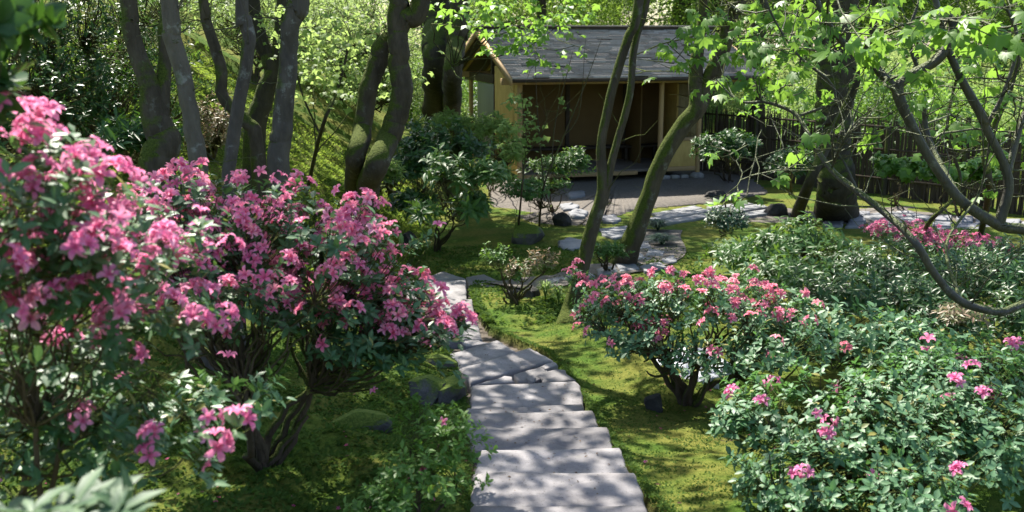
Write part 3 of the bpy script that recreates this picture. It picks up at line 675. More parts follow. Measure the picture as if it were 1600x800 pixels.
# roof
EV, RZ, EZ = -.75, 3.62, 2.53
xl, xr = -.42, W + 1.45
roof = link('roof', None, sh)
def slope_pt(v, off=0):
    """v from front eave EV to ridge R_ (front) ; mirrored behind"""
    s = (v - EV) / (R_ - EV); return EZ + (RZ - EZ) * s + off
NC = 30
for side in (0, 1):
    A = Acc(); rs = np.random.default_rng(5 + side)
    ang = math.atan2(RZ - EZ, R_ - EV)
    for c in range(NC):
        v0 = EV + (R_ - EV) * c / NC; v1 = EV + (R_ - EV) * (c + 1.35) / NC
        x = xl + .02 + rs.uniform(-.2, 0)
        while x < xr - .02:
            wd_ = rs.uniform(.25, .6); x0 = max(x, xl + .02); x1 = min(x + wd_ - .004, xr - .02); x += wd_
            if x1 - x0 < .03: continue
            j = rs.uniform(-.008, .008); lift = .055 + rs.uniform(0, .014) + (rs.uniform(.01, .03) if rs.random() < .05 else 0)
            va, vb = v0 + j, v1; za, zb = slope_pt(va, lift), slope_pt(min(vb, R_), .012)
            vb = min(vb, R_)
            ya, yb = (va, vb) if side == 0 else (2 * R_ - va, 2 * R_ - vb)
            A.add([(x0, ya, za - .045), (x1, ya, za - .045), (x0, ya, za), (x1, ya, za), (x0, yb, zb), (x1, yb, zb)], [(0, 1, 3, 2), (2, 3, 5, 4)] if side == 0 else [(1, 0, 2, 3), (3, 2, 4, 5)])
    link('shingles', A.mesh('shingles', [M['shingle']], False), roof, kind='stuff')
def sloped(x0, x1, va, vb, lo, hi, side):
    pts = []
    for v in (va, vb):
        y = v if side == 0 else 2 * R_ - v
        for z in (slope_pt(v, lo), slope_pt(v, hi)):
            for x in (x0, x1): pts.append((x, y, z))
    return pts, [(0, 1, 3, 2), (4, 6, 7, 5), (0, 4, 5, 1), (2, 3, 7, 6), (0, 2, 6, 4), (1, 5, 7, 3)]
for side in (0, 1):
    A = Acc(); A.add(*sloped(xl + .03, xr - .03, EV + .03, R_, -.03, .008, side)); link('roof_boarding', A.mesh('roof_boarding', [M['darkwood']], False), roof)
    for x0, x1 in ((xl - .03, xl + .018), (xr - .018, xr + .03)):
        A = Acc(); A.add(*sloped(x0, x1, EV - .02, R_ + .001, -.13, .045, side)); link('barge_board', A.mesh('barge_board', [M['cedar_h']], False), roof)
    for i in range(9):
        x = -.1 + i * .68; A = Acc(); A.add(*sloped(x, x + .06, EV + .06, R_, -.12, -.032, side)); link('rafter', A.mesh('rafter', [M['cedar_h']], False), roof)
    A = Acc(); yy = (EV + .0, EV + .035) if side == 0 else (2 * R_ - EV - .035, 2 * R_ - EV)
    box(A, xl + .02, xr - .02, yy[0], yy[1], EZ - .07, EZ + .012); link('eave_board', A.mesh('eave_board', [M['darkwood']], False), roof)
part_box(roof, 'ridge_cap', 'shingle', (xl - .12, xr + .12, R_ - .13, R_ + .13, RZ + .10, RZ + .135)); part_box(roof, 'ridge_cap', 'darkwood', (xl - .02, xr + .02, R_ - .07, R_ + .07, RZ, RZ + .098))

# ------------------------------------------------------------------ fence
FA, FB = PZ(1095, 268, 0), PZ(1640, 338, 0)
fence = thing('brushwood_fence', 'tall dark brushwood fence of upright slats behind the maples', 'fence', FA)
dv = (FB - FA); FL = dv.length; dv.normalize(); nv = Vector((-dv.y, dv.x, 0)); rr = random.Random(9)
sm = []
for k in range(8):
    A = Acc(); rk = np.random.default_rng(k); r_ = .018 + .006 * (k % 3)
    z = np.linspace(0, 1, 7); pts = np.stack([rk.normal(0, .006, 7), rk.normal(0, .004, 7), z * (1.72 + rk.uniform(-.05, .05))], -1)
    V, q_ = tubes(pts[None], np.interp(z, [0, .93, 1], [r_, r_ * .9, r_ * .3])[None], 5); A.add(V, q_); sm.append(A.mesh('slat', [M['fence']]))
ns = 250
for i in range(ns):
    s = FL * (i + .5) / ns + rr.uniform(-.008, .008); p = dv * s + nv * rr.uniform(-.02, .02); g = FA + p
    o = link('slat', sm[rr.randrange(8)], fence, (p.x, p.y, H(g.x, g.y) - .05), (rr.uniform(-.02, .02), rr.uniform(-.03, .03), rr.uniform(0, 6)))
    o.scale = (rr.uniform(.7, 1.25), rr.uniform(.7, 1.25), rr.uniform(.9, 1.09))
ang = math.atan2(dv.y, dv.x)
for z in (.35, 1.0, 1.5):
    A = Acc(); box(A, 0, FL, -.045, -.03, z, z + .045); link('rail', A.mesh('rail', [M['fence']], False), fence, rot=(0, 0, ang))
for i in range(6):
    s = FL * i / 5; p = dv * s - nv * .1; A = Acc(); cyl(A, 0, 0, -.1, 1.85, .06, 8); link('fence_post', A.mesh('fence_post', [M['bark_dark']]), fence, (p.x, p.y, 0))

# ------------------------------------------------------------------ trees
def clumps(centers, n, spread, flat, size, rng, horiz=.6, hang=0):
    """leaf frames round clump centers; sprays lie roughly flat"""
    k = len(centers); c = np.repeat(centers, n, 0); m = len(c)
    off = rng.normal(0, 1, (m, 3)) * np.array([spread, spread, spread * flat]); r2 = (off[:, 0] ** 2 + off[:, 1] ** 2) ** .5
    off[:, 2] -= r2 * .25
    d = nrm(off * np.array([1, 1, .4]) + rng.normal(0, spread * .7, (m, 3)) + np.array([0, 0, -hang * spread]))
    nrmv = nrm(rng.normal(0, 1 - horiz, (m, 3)) + np.array([0, 0, 1]))
    s = size * rng.uniform(.6, 1.2, m)
    return frames(d, nrmv) * s[:, None, None], c + off
def tree(name, label, stems, bark, group=None, crown=None, sprays=None, cat='tree', leafm='leaf_lime', seed=1, sides=14, rough=.04, leaf_t='maple_lo', leaf_s=.1, nparts=0, nlimb=14, base=None, flare=True, twigs=14):
    """stems: lists of (px,py,d,r) or ('w',x,y,z,r); crown: list of (center, radii, nclumps, n, spread)"""
    rng = np.random.default_rng(seed); S = []
    for st in stems:
        pts = []
        for s in st:
            if s[0] == 'w': pts.append(tuple(s[1:]))
            elif s[0] == 'g': g = G(s[1], s[2]); pts.append((g.x, g.y, g.z - .06, s[3]))
            else: p = P(s[0], s[1], s[2]); pts.append((p.x, p.y, p.z, s[3]))
        S.append(pts)
    b = S[0][0]; bz = H(b[0], b[1])
    if b[2] > bz: S[0].insert(0, (b[0], b[1], bz - .08, b[3] * (1.25 if flare else 1)))
    B = Vector((S[0][0][0], S[0][0][1], S[0][0][2])); root = thing(name, label, cat, B, group); Bn = np.array(B)
    A = Acc(); allp = []
    for i, pts in enumerate(S):
        V, q_ = trunk_tube(pts, sides, rough=rough, seed=seed * 3 + i); A.add(V - Bn, q_); allp.append(spline(pts, 30))
    link('trunk', A.mesh('trunk', [M[bark]]), root)
    allp = np.concatenate(allp); cl = []; ncl = []
    A = Acc(); Mx = []; PP = []
    def limbs(cen, r0, thin=3):
        for c in cen:
            dz = np.linalg.norm(allp[:, :3] - c, axis=1) + np.where(allp[:, 2] > c[2] + .5, 2.0, 0); a = allp[dz.argmin()]
            L = np.linalg.norm(c - a[:3]); mid = (a[:3] + c) / 2 + rng.normal(0, .1, 3) * L + np.array([0, 0, .08 * L])
            pts = spline([a[:3], mid, c], 9) + rng.normal(0, .012, (9, 3)) * L ** .5; rad = np.linspace(min(r0, a[3] * .6), .005, 9)
            A = Acc(); V, q_ = tubes(pts[None], rad[None], thin + 2); A.add(V - Bn, q_)
            for t in range(3):
                k_ = rng.integers(4, 9); e = pts[k_] + rng.normal(0, .25, 3) * np.array([1, 1, .4]) * min(1, L)
                V, q_ = tubes(np.array([[pts[k_], (pts[k_] + e) / 2 + rng.normal(0, .03, 3), e]]), np.array([[.006, .004, .002]]), 3); A.add(V - Bn, q_)
            link('limb', A.mesh('limb', [M[bark]]), root)
    if crown:
        for cen, rad, nc, n, sp in crown:
            n = max(6, int(n * .5)); u = rdir(nc, -.8, rng) * (rng.uniform(.35, 1, nc) ** .5)[:, None]; c = np.array(cen) + u * np.array(rad)
            limbs(c[rng.choice(nc, min(nlimb, nc), replace=False)], .05)
            m_, p_ = clumps(c, n, sp, .3, leaf_s, rng); Mx.append(m_); PP.append(p_)
    if sprays:
        c = np.array([list(P(a, b_, d)) for a, b_, d, *_ in sprays]); limbs(c, .012, 1)
        for (a, b_, d, n, sp), cc in zip(sprays, c):
            m_, p_ = clumps(cc[None], max(3, int(n * (.55 if leaf_t == 'maple' else 1))), sp, .3, leaf_s, rng, .55, 1.1 if leaf_t == 'maple' else .2); Mx.append(m_); PP.append(p_)
    if twigs:
        ok_ = (allp[:, 3] < .06) if (allp[:, 3] < .06).sum() > 8 else (allp[:, 3] > 0); src = allp[ok_]; st = src[rng.integers(0, len(src), twigs), :3]
        L_ = rng.uniform(.15, .75, twigs)[:, None, None]; d0 = rdir(twigs, -.3, rng)[:, None]; sg = np.linspace(0, 1, 6)[None, :, None]
        pts = st[:, None] + d0 * sg * L_ + rng.normal(0, .05, (twigs, 6, 3)) * sg * L_ * 1.5 + np.array([0, 0, .25]) * sg ** 2 * L_
        V, q_ = tubes(pts, np.broadcast_to(np.linspace(.0055, .0015, 6)[None], (twigs, 6)) * rng.uniform(.6, 1.4, (twigs, 1)), 4)
        link('twigs', mesh_np('twigs', V - Bn, q_, [M[bark]]), root, kind='stuff')
    if Mx: split_parts(root, 'leaf', leaf_t, leafm, np.concatenate(Mx), np.concatenate(PP), leaf_s, nparts)
    return root
def W_(px, py, d, up, r, dx=0, dy=0):
    p = P(px, py, d); return ('w', p.x + dx, p.y + dy, p.z + up, r)
def cr(px, d, z, rx, ry, rz, nc, n, sp, dx=0):
    p = P(px, 0, d); return ((p.x + dx, d, z), (rx, ry, rz), nc, n, sp)
LT = 'slender garden maples standing left of the path'
tree('maple_tree', 'twin stemmed tree with thick mossy base at the far left', [[(248, 285, 9, .17), (252, 230, 9, .15), (247, 190, 9, .13), (226, 120, 9, .085), (205, 40, 9, .075), (198, -20, 9, .07), W_(180, -20, 9, 2.5, .04)], [(249, 185, 9, .09), (256, 110, 9.1, .062), (257, 50, 9.1, .055), (262, -20, 9.2, .05), W_(300, -20, 9.2, 2.5, .02)]], 'bark_mossy', None, [((-4.9, 10.2, 7.4), (2.5, 2.0, .9), 54, 210, .36)], seed=2, leaf_s=.09)  # unseen crown above the frame, placed and thickened to shade the left bank
tree('maple_tree', 'smooth pale grey trunk curving up to the left, rising from the pink azalea', [[(312, 300, 7.2, .075), (306, 230, 7.2, .065), (289, 140, 7.2, .06), (271, 60, 7.2, .062), (262, -20, 7.2, .06), W_(240, -20, 7.2, 2.6, .04)]], 'bark_grey', LT, [cr(250, 8, 6.6, 1.5, 1.6, .8, 16, 55, .28)], seed=3, leaf_s=.09)
tree('maple_tree', 'slender brown-grey trunk with a kink near its top, rising from the pink azalea', [[(360, 320, 7.6, .055), (360, 250, 7.6, .052), (371, 165, 7.6, .05), (390, 70, 7.6, .05), (382, 30, 7.6, .052), (378, -20, 7.6, .048), W_(390, -20, 7.6, 2.6, .03)]], 'bark', LT, [cr(420, 8.4, 6.8, 1.5, 1.7, .8, 16, 55, .28)], seed=4, leaf_s=.09)
tree('maple_tree', 'thin dark s-shaped trunk behind the kinked one', [[(402, 235, 10.5, .075), (385, 190, 10.5, .07), (350, 150, 10.5, .062), (345, 100, 10.5, .06), (325, 40, 10.5, .055), (315, -20, 10.5, .05), W_(300, -20, 10.5, 2.6, .03)]], 'bark_mossy', LT, [cr(300, 11, 7, 1.8, 1.8, 1, 20, 55, .3)], seed=5)
tree('maple_tree', 'stout grey-brown trunk leaning right, between the s-shaped and the dark bent trunk', [[(437, 260, 9.5, .11), (441, 200, 9.5, .10), (447, 120, 9.5, .09), (452, 60, 9.5, .085), (464, 10, 9.5, .09), (470, -25, 9.5, .085), W_(500, -25, 9.5, 2.6, .05)]], 'bark', LT, [cr(480, 10, 7, 2, 1.8, 1, 20, 55, .3)], seed=6)
tree('maple_tree', 'dark bent trunk partly hidden behind the stout leaning one', [[(398, 210, 12.5, .14), (412, 150, 12.5, .12), (424, 110, 12.5, .11), (405, 50, 12.5, .09), (392, -20, 12.5, .08), W_(370, -20, 12.5, 2.6, .05)], [(428, 120, 12.5, .08), (436, 50, 12.5, .075), (440, -20, 12.5, .07), W_(460, -20, 12.5, 2, .04)]], 'bark_dark', LT, [cr(420, 13, 7.5, 2, 2, 1, 20, 55, .3)], seed=7)
tree('maple_tree', 'big double trunk with mossy left stem and thick bent right stem beside the hill', [[('g', 572, 318, .17), (580, 280, 10.8, .13), (612, 210, 10.8, .118), (627, 150, 10.8, .115), (621, 85, 10.8, .112), (628, 30, 10.8, .108), (658, -10, 10.8, .10), W_(690, -20, 10.8, 2.2, .06)], [(618, 60, 10.8, .10), (622, 10, 10.8, .10), (622, -30, 10.8, .095), W_(600, -30, 10.8, 2.2, .05)], [('g', 552, 302, .14), (555, 265, 11, .115), (567, 195, 11, .105), (578, 130, 11, .10), (597, 80, 11, .115), (610, 60, 11, .10)]], 'bark_mossy', None, [cr(640, 11, 7, 2.6, 2, 1, 18, 55, .32)], seed=8, rough=.045)
tree('conifer_tree', 'straight dark trunk, the thicker of the two left of the shelter', [[('g', 679, 215, .33), (679, 120, 19, .24), (681, 30, 19, .22), (682, -30, 19, .21), W_(684, -30, 19, 7, .12)]], 'bark_dark', 'tall straight trunks left of the shelter', [((-4.5, 21.5, 9), (3.2, 3, 1.5), 40, 170, .45), ((-1.6, 22.4, 8.6), (3.4, 2.4, 1.2), 44, 200, .45)], seed=9, leafm='leaf_conifer')  # second crown is an unseen blocker, added to shade the moss and forecourt
tree('conifer_tree', 'straight mossy trunk, the thinner one nearest the shelter gable', [[('g', 706, 215, .26), (707, 140, 18, .17), (714, 60, 18, .16), (720, -20, 18, .155), W_(728, -20, 18, 7, .1)]], 'bark_mossy', 'tall straight trunks left of the shelter', [((-2.0, 19.5, 7.2), (2.8, 2.6, 1.0), 30, 150, .42)],  # crown above the frame, enlarged and densified to shade the middle ground
     sprays=[(770, 10, 13, 40, .22), (800, 40, 13, 40, .2), (830, 60, 13, 26, .18), (845, 95, 13, 12, .14), (790, 70, 13, 26, .16), (870, 20, 13, 30, .22), (720, 15, 14, 30, .25), (905, 10, 14, 26, .25), (850, 40, 13.5, 24, .2), (895, 75, 13, 6, .1), (760, -20, 13, 40, .3), (850, -20, 13, 40, .3)], seed=10, leafm='leaf_maple', leaf_s=.085, nparts=0)
tree('maple_tree', 'leaning twin-stemmed mossy trunk in front of the shelter, left of the forked one', [[('g', 888, 503, .15), (893, 480, 10.6, .10), (908, 425, 10.6, .082), (928, 350, 10.6, .074), (943, 290, 10.6, .064), (940, 225, 10.6, .050), (957, 140, 10.6, .049), (982, 60, 10.6, .048), (1000, -10, 10.6, .05), W_(1020, -10, 10.6, 2.4, .03)], [(943, 320, 10.6, .05), (957, 250, 10.6, .042), (974, 190, 10.6, .040), (986, 130, 10.6, .038), (994, 60, 10.7, .042), (1012, -10, 10.8, .045), W_(1050, -10, 10.8, 2.0, .02)]], 'bark_mossy', None, [((1.9, 12.0, 6.8), (2.2, 1.8, .8), 18, 100, .32)], seed=11, rough=.045)
tree('maple_tree', 'forked mossy trunk leaning right in front of the shelter', [[('g', 972, 412, .21), (985, 380, 14.2, .16), (1008, 320, 14.2, .13), (1035, 250, 14.2, .122), (1068, 195, 14.2, .125), (1088, 165, 14.2, .12), (1086, 110, 14.2, .10), (1093, 60, 14.2, .075), (1100, -20, 14.2, .06), W_(1100, -20, 14, 2.2, .03)], [(1085, 180, 14.2, .12), (1108, 130, 14.2, .125), (1126, 80, 14.1, .115), (1145, 20, 14, .11), (1160, -20, 14, .10), W_(1190, -20, 14, 2.2, .05)]], 'bark_mossy', None, [((5.2, 14.5, 7.0), (2.4, 2, .9), 26, 130, .34)],  # crown above the frame, shifted and thickened to shade the right shrubs
     sprays=[(1048, 65, 9.5, 12, .10), (1058, 98, 9.5, 16, .12), (1090, 40, 9.5, 18, .12), (1110, 20, 9.5, 20, .14), (1075, 90, 9.5, 14, .1), (1092, 62, 9.5, 12, .1), (1150, 55, 9, 30, .16), (1175, 80, 9, 30, .16), (1160, 130, 9, 22, .16), (1125, 120, 9, 14, .12), (1200, 60, 9, 34, .2), (1210, 120, 9, 26, .18), (1195, 20, 9, 34, .2), (1240, 30, 9, 34, .2)], seed=12, leafm='leaf_maple', leaf_t='maple', leaf_s=.085, nparts=200)
tree('conifer_tree', 'massive dark mossy trunk with flaring roots in front of the fence', [[('g', 1308, 335, .42), (1308, 300, 18.2, .34), (1306, 240, 18.2, .31), (1308, 120, 18.2, .34), (1312, -20, 18.2, .32), W_(1312, -20, 18.2, 8, .2)], [('g', 1300, 336, .10), ('g', 1280, 338, .07), ('g', 1252, 343, .03)], [('g', 1322, 337, .1), ('g', 1342, 340, .07), ('g', 1368, 343, .03)]], 'bark_dark', None, [((4.6, 20.5, 8.6), (3, 2.6, 1.2), 34, 170, .45)], seed=13, rough=.07, leafm='leaf_conifer', sides=22)
tree('maple_tree', 'dark slim trunk leaning right toward the massive mossy trunk', [[('g', 1245, 335, .13), (1262, 290, 16.8, .09), (1295, 220, 16.8, .085), (1330, 150, 16.6, .07), (1360, 60, 16.4, .06), (1370, -20, 16.2, .05)]], 'bark_dark', None, seed=14, sprays=[(1230, 140, 15, 20, .25), (1260, 60, 15, 26, .3), (1270, 180, 15, 14, .2), (1220, 90, 15, 24, .3), (1380, 120, 15, 22, .3), (1240, 20, 15, 40, .35), (1340, 10, 15, 30, .35), (1200, 160, 15, 12, .2), (1390, 190, 15, 16, .25)], leafm='leaf_maple', leaf_s=.09)
tree('conifer_tree', 'dark upright trunk behind the right end of the shelter roof', [[('g', 1183, 262, .22), (1184, 160, 25, .20), (1186, 60, 25, .18), (1190, -20, 25, .17), W_(1190, -20, 25, 7, .1)]], 'bark_dark', None, [((2.8, 22.8, 8.6), (3.2, 2.2, 1.1), 36, 190, .45)], seed=15, leafm='leaf_conifer')  # crown out of view, added well off the trunk to shade the forecourt

# vine maples arching in from the right, close to the camera
tree('vine_maple', 'arching dark vine maple whose thick s-curved limb bends in from the right edge', [
    [('w', 4.1, 6.3, .5, .075), (1640, 400, 7, .044), (1560, 352, 7, .041), (1500, 312, 7, .037), (1452, 250, 7, .033), (1415, 180, 7, .036), (1402, 142, 7, .040), (1420, 120, 7, .036), (1462, 96, 7, .034), (1484, 66, 7, .036), (1490, 40, 7, .034), (1478, 20, 7, .02)],
    [(1405, 145, 7, .035), (1370, 110, 7, .028), (1330, 80, 7, .022), (1290, 30, 7, .018), (1270, -20, 7, .014)],
    [(1560, 352, 7, .04), (1576, 280, 7, .032), (1540, 200, 7, .03), (1535, 185, 7, .034), (1500, 120, 7, .028), (1475, 60, 7, .024), (1460, -10, 7, .02)],
    [(1575, 270, 7, .026), (1600, 180, 7.1, .022), (1640, 100, 7.2, .018)],
    [(1500, 312, 7, .022), (1450, 215, 7.6, .02), (1440, 130, 7.6, .017), (1420, 60, 7.6, .014), (1440, -10, 7.6, .01)],
    [(1540, 200, 7, .018), (1570, 140, 7, .014), (1590, 60, 7, .012), (1560, -10, 7, .009)]],
    'bark_maple', None, None, seed=21, leafm='leaf_maple', leaf_t='maple', leaf_s=.088, nparts=300, sides=9, rough=.08, flare=False, twigs=110,
    sprays=[(a, b, d, n, s) for a, b, d, n, s in [(1400, 70, 6, 14, .12), (1340, 60, 6, 14, .12), (1420, 40, 6.4, 14, .14), (1480, 30, 6, 14, .16), (1540, 40, 6, 18, .16), (1590, 70, 6, 16, .15), (1430, 120, 6.6, 8, .1), (1425, 150, 6.3, 5, .07), (1350, 110, 7, 14, .14), (1300, 60, 7, 14, .14), (1280, 15, 7, 18, .18), (1360, 10, 7, 18, .18), (1440, -5, 6.5, 18, .18), (1560, 120, 7, 16, .16), (1530, 80, 7.5, 14, .16), (1590, 190, 7.5, 14, .16), (1570, 240, 8, 9, .12), (1500, 190, 8, 10, .14), (1260, 80, 7.5, 12, .12), (1230, 20, 7.5, 16, .16), (1600, 20, 6, 18, .2), (1520, 0, 7, 18, .2)]])
tree('vine_maple', 'low vine maple with long drooping limb running from the right edge up to the left', [
    [('w', 3.3, 5.0, .75, .04), (1640, 498, 6, .028), (1560, 488, 6, .026), (1500, 470, 6, .025), (1458, 425, 6, .024), (1430, 380, 6, .023), (1385, 335, 6.2, .021), (1335, 295, 6.4, .022), (1296, 262, 6.6, .02), (1265, 215, 6.8, .016), (1245, 180, 7, .014), (1200, 160, 7.1, .012), (1155, 158, 7.2, .008), (1120, 125, 7.3, .005)],
    [(1245, 182, 7, .012), (1300, 160, 7, .010), (1298, 130, 7, .010), (1250, 90, 7, .008), (1215, 40, 7, .007), (1190, -10, 7, .005)],
    [(1300, 262, 6.6, .010), (1312, 232, 6.4, .008), (1330, 200, 6.3, .006), (1350, 180, 6.3, .004)],
    [(1340, 298, 6.4, .009), (1310, 240, 6.5, .007), (1270, 222, 6.6, .005), (1170, 250, 6.8, .003)],
    [(1500, 470, 6, .012), (1480, 380, 6.6, .01), (1530, 300, 7, .008), (1550, 200, 7, .006)]],
    'bark_maple', None, None, seed=22, leafm='leaf_maple', leaf_t='maple', leaf_s=.075, nparts=200, sides=8, rough=.08, flare=False, twigs=80,
    sprays=[(1140, 235, 6.4, 5, .07), (1215, 275, 6.2, 4, .05), (1150, 312, 6, 7, .06), (1165, 305, 6, 4, .05), (1265, 232, 6.3, 5, .06), (1275, 210, 6.3, 4, .06), (1370, 215, 6.5, 3, .05), (1290, 150, 6.6, 7, .09), (1225, 135, 7, 9, .1), (1180, 130, 7, 9, .1), (1120, 130, 7.2, 8, .1), (1135, 30, 7.2, 10, .12), (1160, 60, 7.2, 9, .12), (1250, 100, 7, 10, .12), (1210, 55, 7, 10, .12), (1550, 300, 7.5, 3, .05)])
for i, (pts, lb) in enumerate([
    ([('g', 1530, 372, .05), (1545, 300, 12, .045), (1540, 230, 12, .04), (1575, 150, 12, .03), (1600, 60, 12, .025)], 'thin crooked stem at the right edge behind the arching maple'),
    ([('g', 1435, 378, .03), (1450, 350, 12.5, .028), (1500, 290, 12.5, .022), (1480, 200, 12.5, .02), (1500, 100, 12.5, .016)], 'thin zigzag stem rising behind the far pink azalea')]):
    tree('vine_maple', lb, [pts], 'bark_mossy', None, None, seed=30 + i, sprays=[(1480 + 60 * i + a, b, 11.5 + c, 20, .22) for a, b, c in [(-60, 60, 0), (0, 100, 1), (40, 30, 0), (-20, 170, 1), (60, 150, 0), (20, 210, 1)]], leafm='leaf_maple', leaf_s=.09, sides=8)

# slim saplings before the shelter
for i, (st, sp, lb) in enumerate([
    ([[('g', 842, 352, .022), (850, 290, 17, .018), (880, 215, 17, .014), (915, 130, 17, .008), (940, 60, 17, .004)], [(862, 262, 17, .012), (868, 190, 17, .009), (895, 80, 17, .004)], [(880, 215, 17, .01), (905, 175, 17, .007), (915, 60, 17, .003)], [(850, 290, 17, .012), (840, 180, 17, .008), (835, 60, 17, .003)]], [(872, 105, 17, 5, .12), (900, 50, 17, 5, .12), (880, 160, 17, 4, .1), (845, 90, 17, 4, .1)], 'bare slender multi-stemmed sapling in front of the dark shelter opening'),
    ([[('g', 808, 372, .02), (815, 300, 15.5, .016), (822, 220, 15.5, .012), (815, 150, 15.5, .006)], [(818, 250, 15.5, .01), (850, 200, 15.5, .006), (855, 170, 15.5, .003)]], [(810, 155, 15.5, 14, .14), (825, 175, 15.5, 14, .14), (800, 195, 15.5, 16, .16), (835, 190, 15.5, 12, .12), (815, 215, 15.5, 14, .14), (840, 215, 15.5, 12, .12), (790, 225, 15.5, 16, .16), (812, 145, 15.5, 8, .1)], 'slender sapling with bright young leaves at the left shelter post')]):
    tree('maple_sapling', lb, st, 'twig', None, None, seed=40 + i, sprays=sp, leafm='leaf_lime', leaf_s=.075, sides=6, rough=.04, flare=False)
tree('maple_sapling', 'thin dark sapling leaning right on the moss hill left of the double trunk', [[('g', 478, 300, .03), (500, 210, 12, .026), (530, 130, 12, .02), (548, 60, 12, .012)], [(500, 210, 12, .015), (470, 140, 12, .01), (455, 60, 12, .006)]], 'bark_dark', None, None, seed=44,
     sprays=[(470, 60, 12, 34, .25), (520, 40, 12, 40, .28), (560, 70, 12.5, 34, .25), (490, 110, 12, 30, .22), (540, 120, 12, 26, .22), (500, 150, 12, 20, .2), (450, 20, 12, 40, .3), (560, 20, 13, 40, .3), (580, 140, 13, 20, .2), (520, 80, 12.5, 30, .25)] + [(455 + 17 * i, 20 + (i * 53) % 130, 12 + (i % 4) * .5, 34, .26) for i in range(10)], leafm='leaf_lime', leaf_s=.06, sides=6, flare=False)

# ------------------------------------------------------------------ shrubs
def topbias(c, s): return None
azB = [E(420, 375, 4.9, .72, .55, .33), E(270, 360, 4.7, .42, .45, .30), E(525, 405, 5.1, .34, .5, .24), E(640, 510, 5.1, .28, .35, .10), E(330, 450, 4.5, .45, .4, .22), E(470, 480, 4.8, .5, .4, .12), E(600, 545, 4.9, .3, .3, .09), E(610, 460, 5.0, .28, .3, .14), E(690, 510, 4.9, .16, .3, .08), E(560, 520, 4.9, .4, .3, .1), E(230, 470, 4.5, .35, .35, .2)]
def pB(t, rng):
    px, py, f = proj(t)
    return np.clip(.64 - .62 * sstep(455, 545, py - .12 * np.maximum(px - 450, 0)), .03, 1)
shrub('azalea', 'large spreading azalea thick with pink blossom on mossy crooked stems left of the steps', 'azalea', G(412, 735), azB, 1250, dict(t='azalea', m='leaf_azalea', size=.052, per=9, back=.09), dict(t='flower', m='petal_coral', size=.068, p=pB, nmin=1, nmax=5), nmains=9, mainr=.027, bark='twig', seed=51, extra=[P(515, 545, 4.9), P(600, 548, 4.9), P(700, 560, 4.9), P(725, 585, 4.6), P(420, 500, 4.5)])
azA = [E(40, 330, 2.7, .36, .35, .25), E(150, 420, 2.8, .28, .3, .20), E(-60, 300, 2.5, .3, .35, .24), E(190, 500, 2.9, .20, .2, .08), E(60, 560, 3.0, .40, .3, .16), E(260, 400, 3.3, .22, .3, .14), E(260, 500, 3.2, .24, .25, .12), E(120, 640, 3.0, .3, .3, .10), E(0, 440, 2.5, .2, .3, .16), E(140, 700, 3.0, .35, .3, .12), E(330, 620, 3.6, .3, .3, .10), E(-20, 620, 2.8, .25, .3, .2)]
def pA(t, rng):
    px, py, f = proj(t); hx = [(100, 640), (125, 650), (240, 690), (320, 660), (330, 700), (340, 740), (370, 665), (235, 720), (50, 505), (0, 770)]
    near = np.min([np.hypot(px - a, py - b) for a, b in hx], axis=0) < 9
    return np.where(near, 1, np.clip(.52 - .52 * sstep(430, 570, py - .15 * px), .02, 1))
shrub('azalea', 'nearest azalea at the left edge, massed with large magenta-pink flowers', 'azalea', Vector((-1.75, 3.1, H(-1.75, 3.1))), azA, 760, dict(t='azalea', m='leaf_azalea', size=.048, per=8, back=.07), dict(t='flower', m='petal', size=.066, p=pA, nmin=1, nmax=5), nmains=10, mainr=.014, seed=52,
      extra=[P(100, 640, 3), P(125, 650, 3), P(240, 690, 2.8), P(320, 660, 2.7), P(330, 700, 2.7), P(340, 740, 2.7), P(370, 665, 2.7), P(235, 720, 2.8), P(50, 505, 2.6), P(0, 700, 2.8), P(0, 770, 2.8), P(110, 760, 3)])
# named hanging clusters low on the left azalea
azr = [E(1080, 470, 7.2, .80, .55, .24), E(960, 490, 7.3, .38, .4, .26), E(1200, 480, 7.3, .42, .5, .22), E(1010, 540, 6.9, .4, .3, .16), E(900, 440, 7.8, .2, .2, .1), E(1130, 560, 6.8, .45, .4, .14), E(970, 520, 7.0, .3, .3, .12), E(1230, 540, 6.6, .4, .4, .2)]
def pR(t, rng):
    px, py, f = proj(t); return np.clip(.26 - .24 * sstep(440, 560, py), .05, 1)
shrub('azalea', 'wide open azalea with coral-pink flowers on mossy stems right of the moss lawn', 'azalea', G(1072, 628), azr, 900, dict(t='azalea', m='leaf_green', size=.048, per=7, back=.08), dict(t='flower', m='petal_warm', size=.072, p=pR, nmin=2, nmax=4), nmains=10, mainr=.030, bark='twig', seed=53)
azg = [E(1350, 675, 4.9, .72, .55, .32), E(1560, 700, 4.7, .5, .5, .34), E(1210, 635, 5.4, .32, .4, .16), E(1260, 760, 4.4, .40, .35, .22), E(1480, 600, 5.2, .6, .5, .20), E(1150, 660, 5.0, .14, .2, .14), E(1400, 800, 4.2, .5, .35, .2), E(1560, 580, 5.6, .5, .4, .22)]
shrub('azalea', 'dense green azalea at the bottom right corner with a few scattered pink flowers', 'azalea', Vector((1.95, 4.9, H(1.95, 4.9))), azg, 2100, dict(t='oval', m='leaf_green', size=.044, per=7, back=.06), dict(t='flower', m='petal', size=.072, p=.024, nmin=1, nmax=4), nmains=9, mainr=.025, seed=54,)
azs = [E(660, 750, 4.2, .26, .22, .18), E(700, 690, 4.4, .2, .2, .2), E(600, 790, 4.0, .16, .15, .10), E(650, 650, 4.6, .12, .15, .14)]
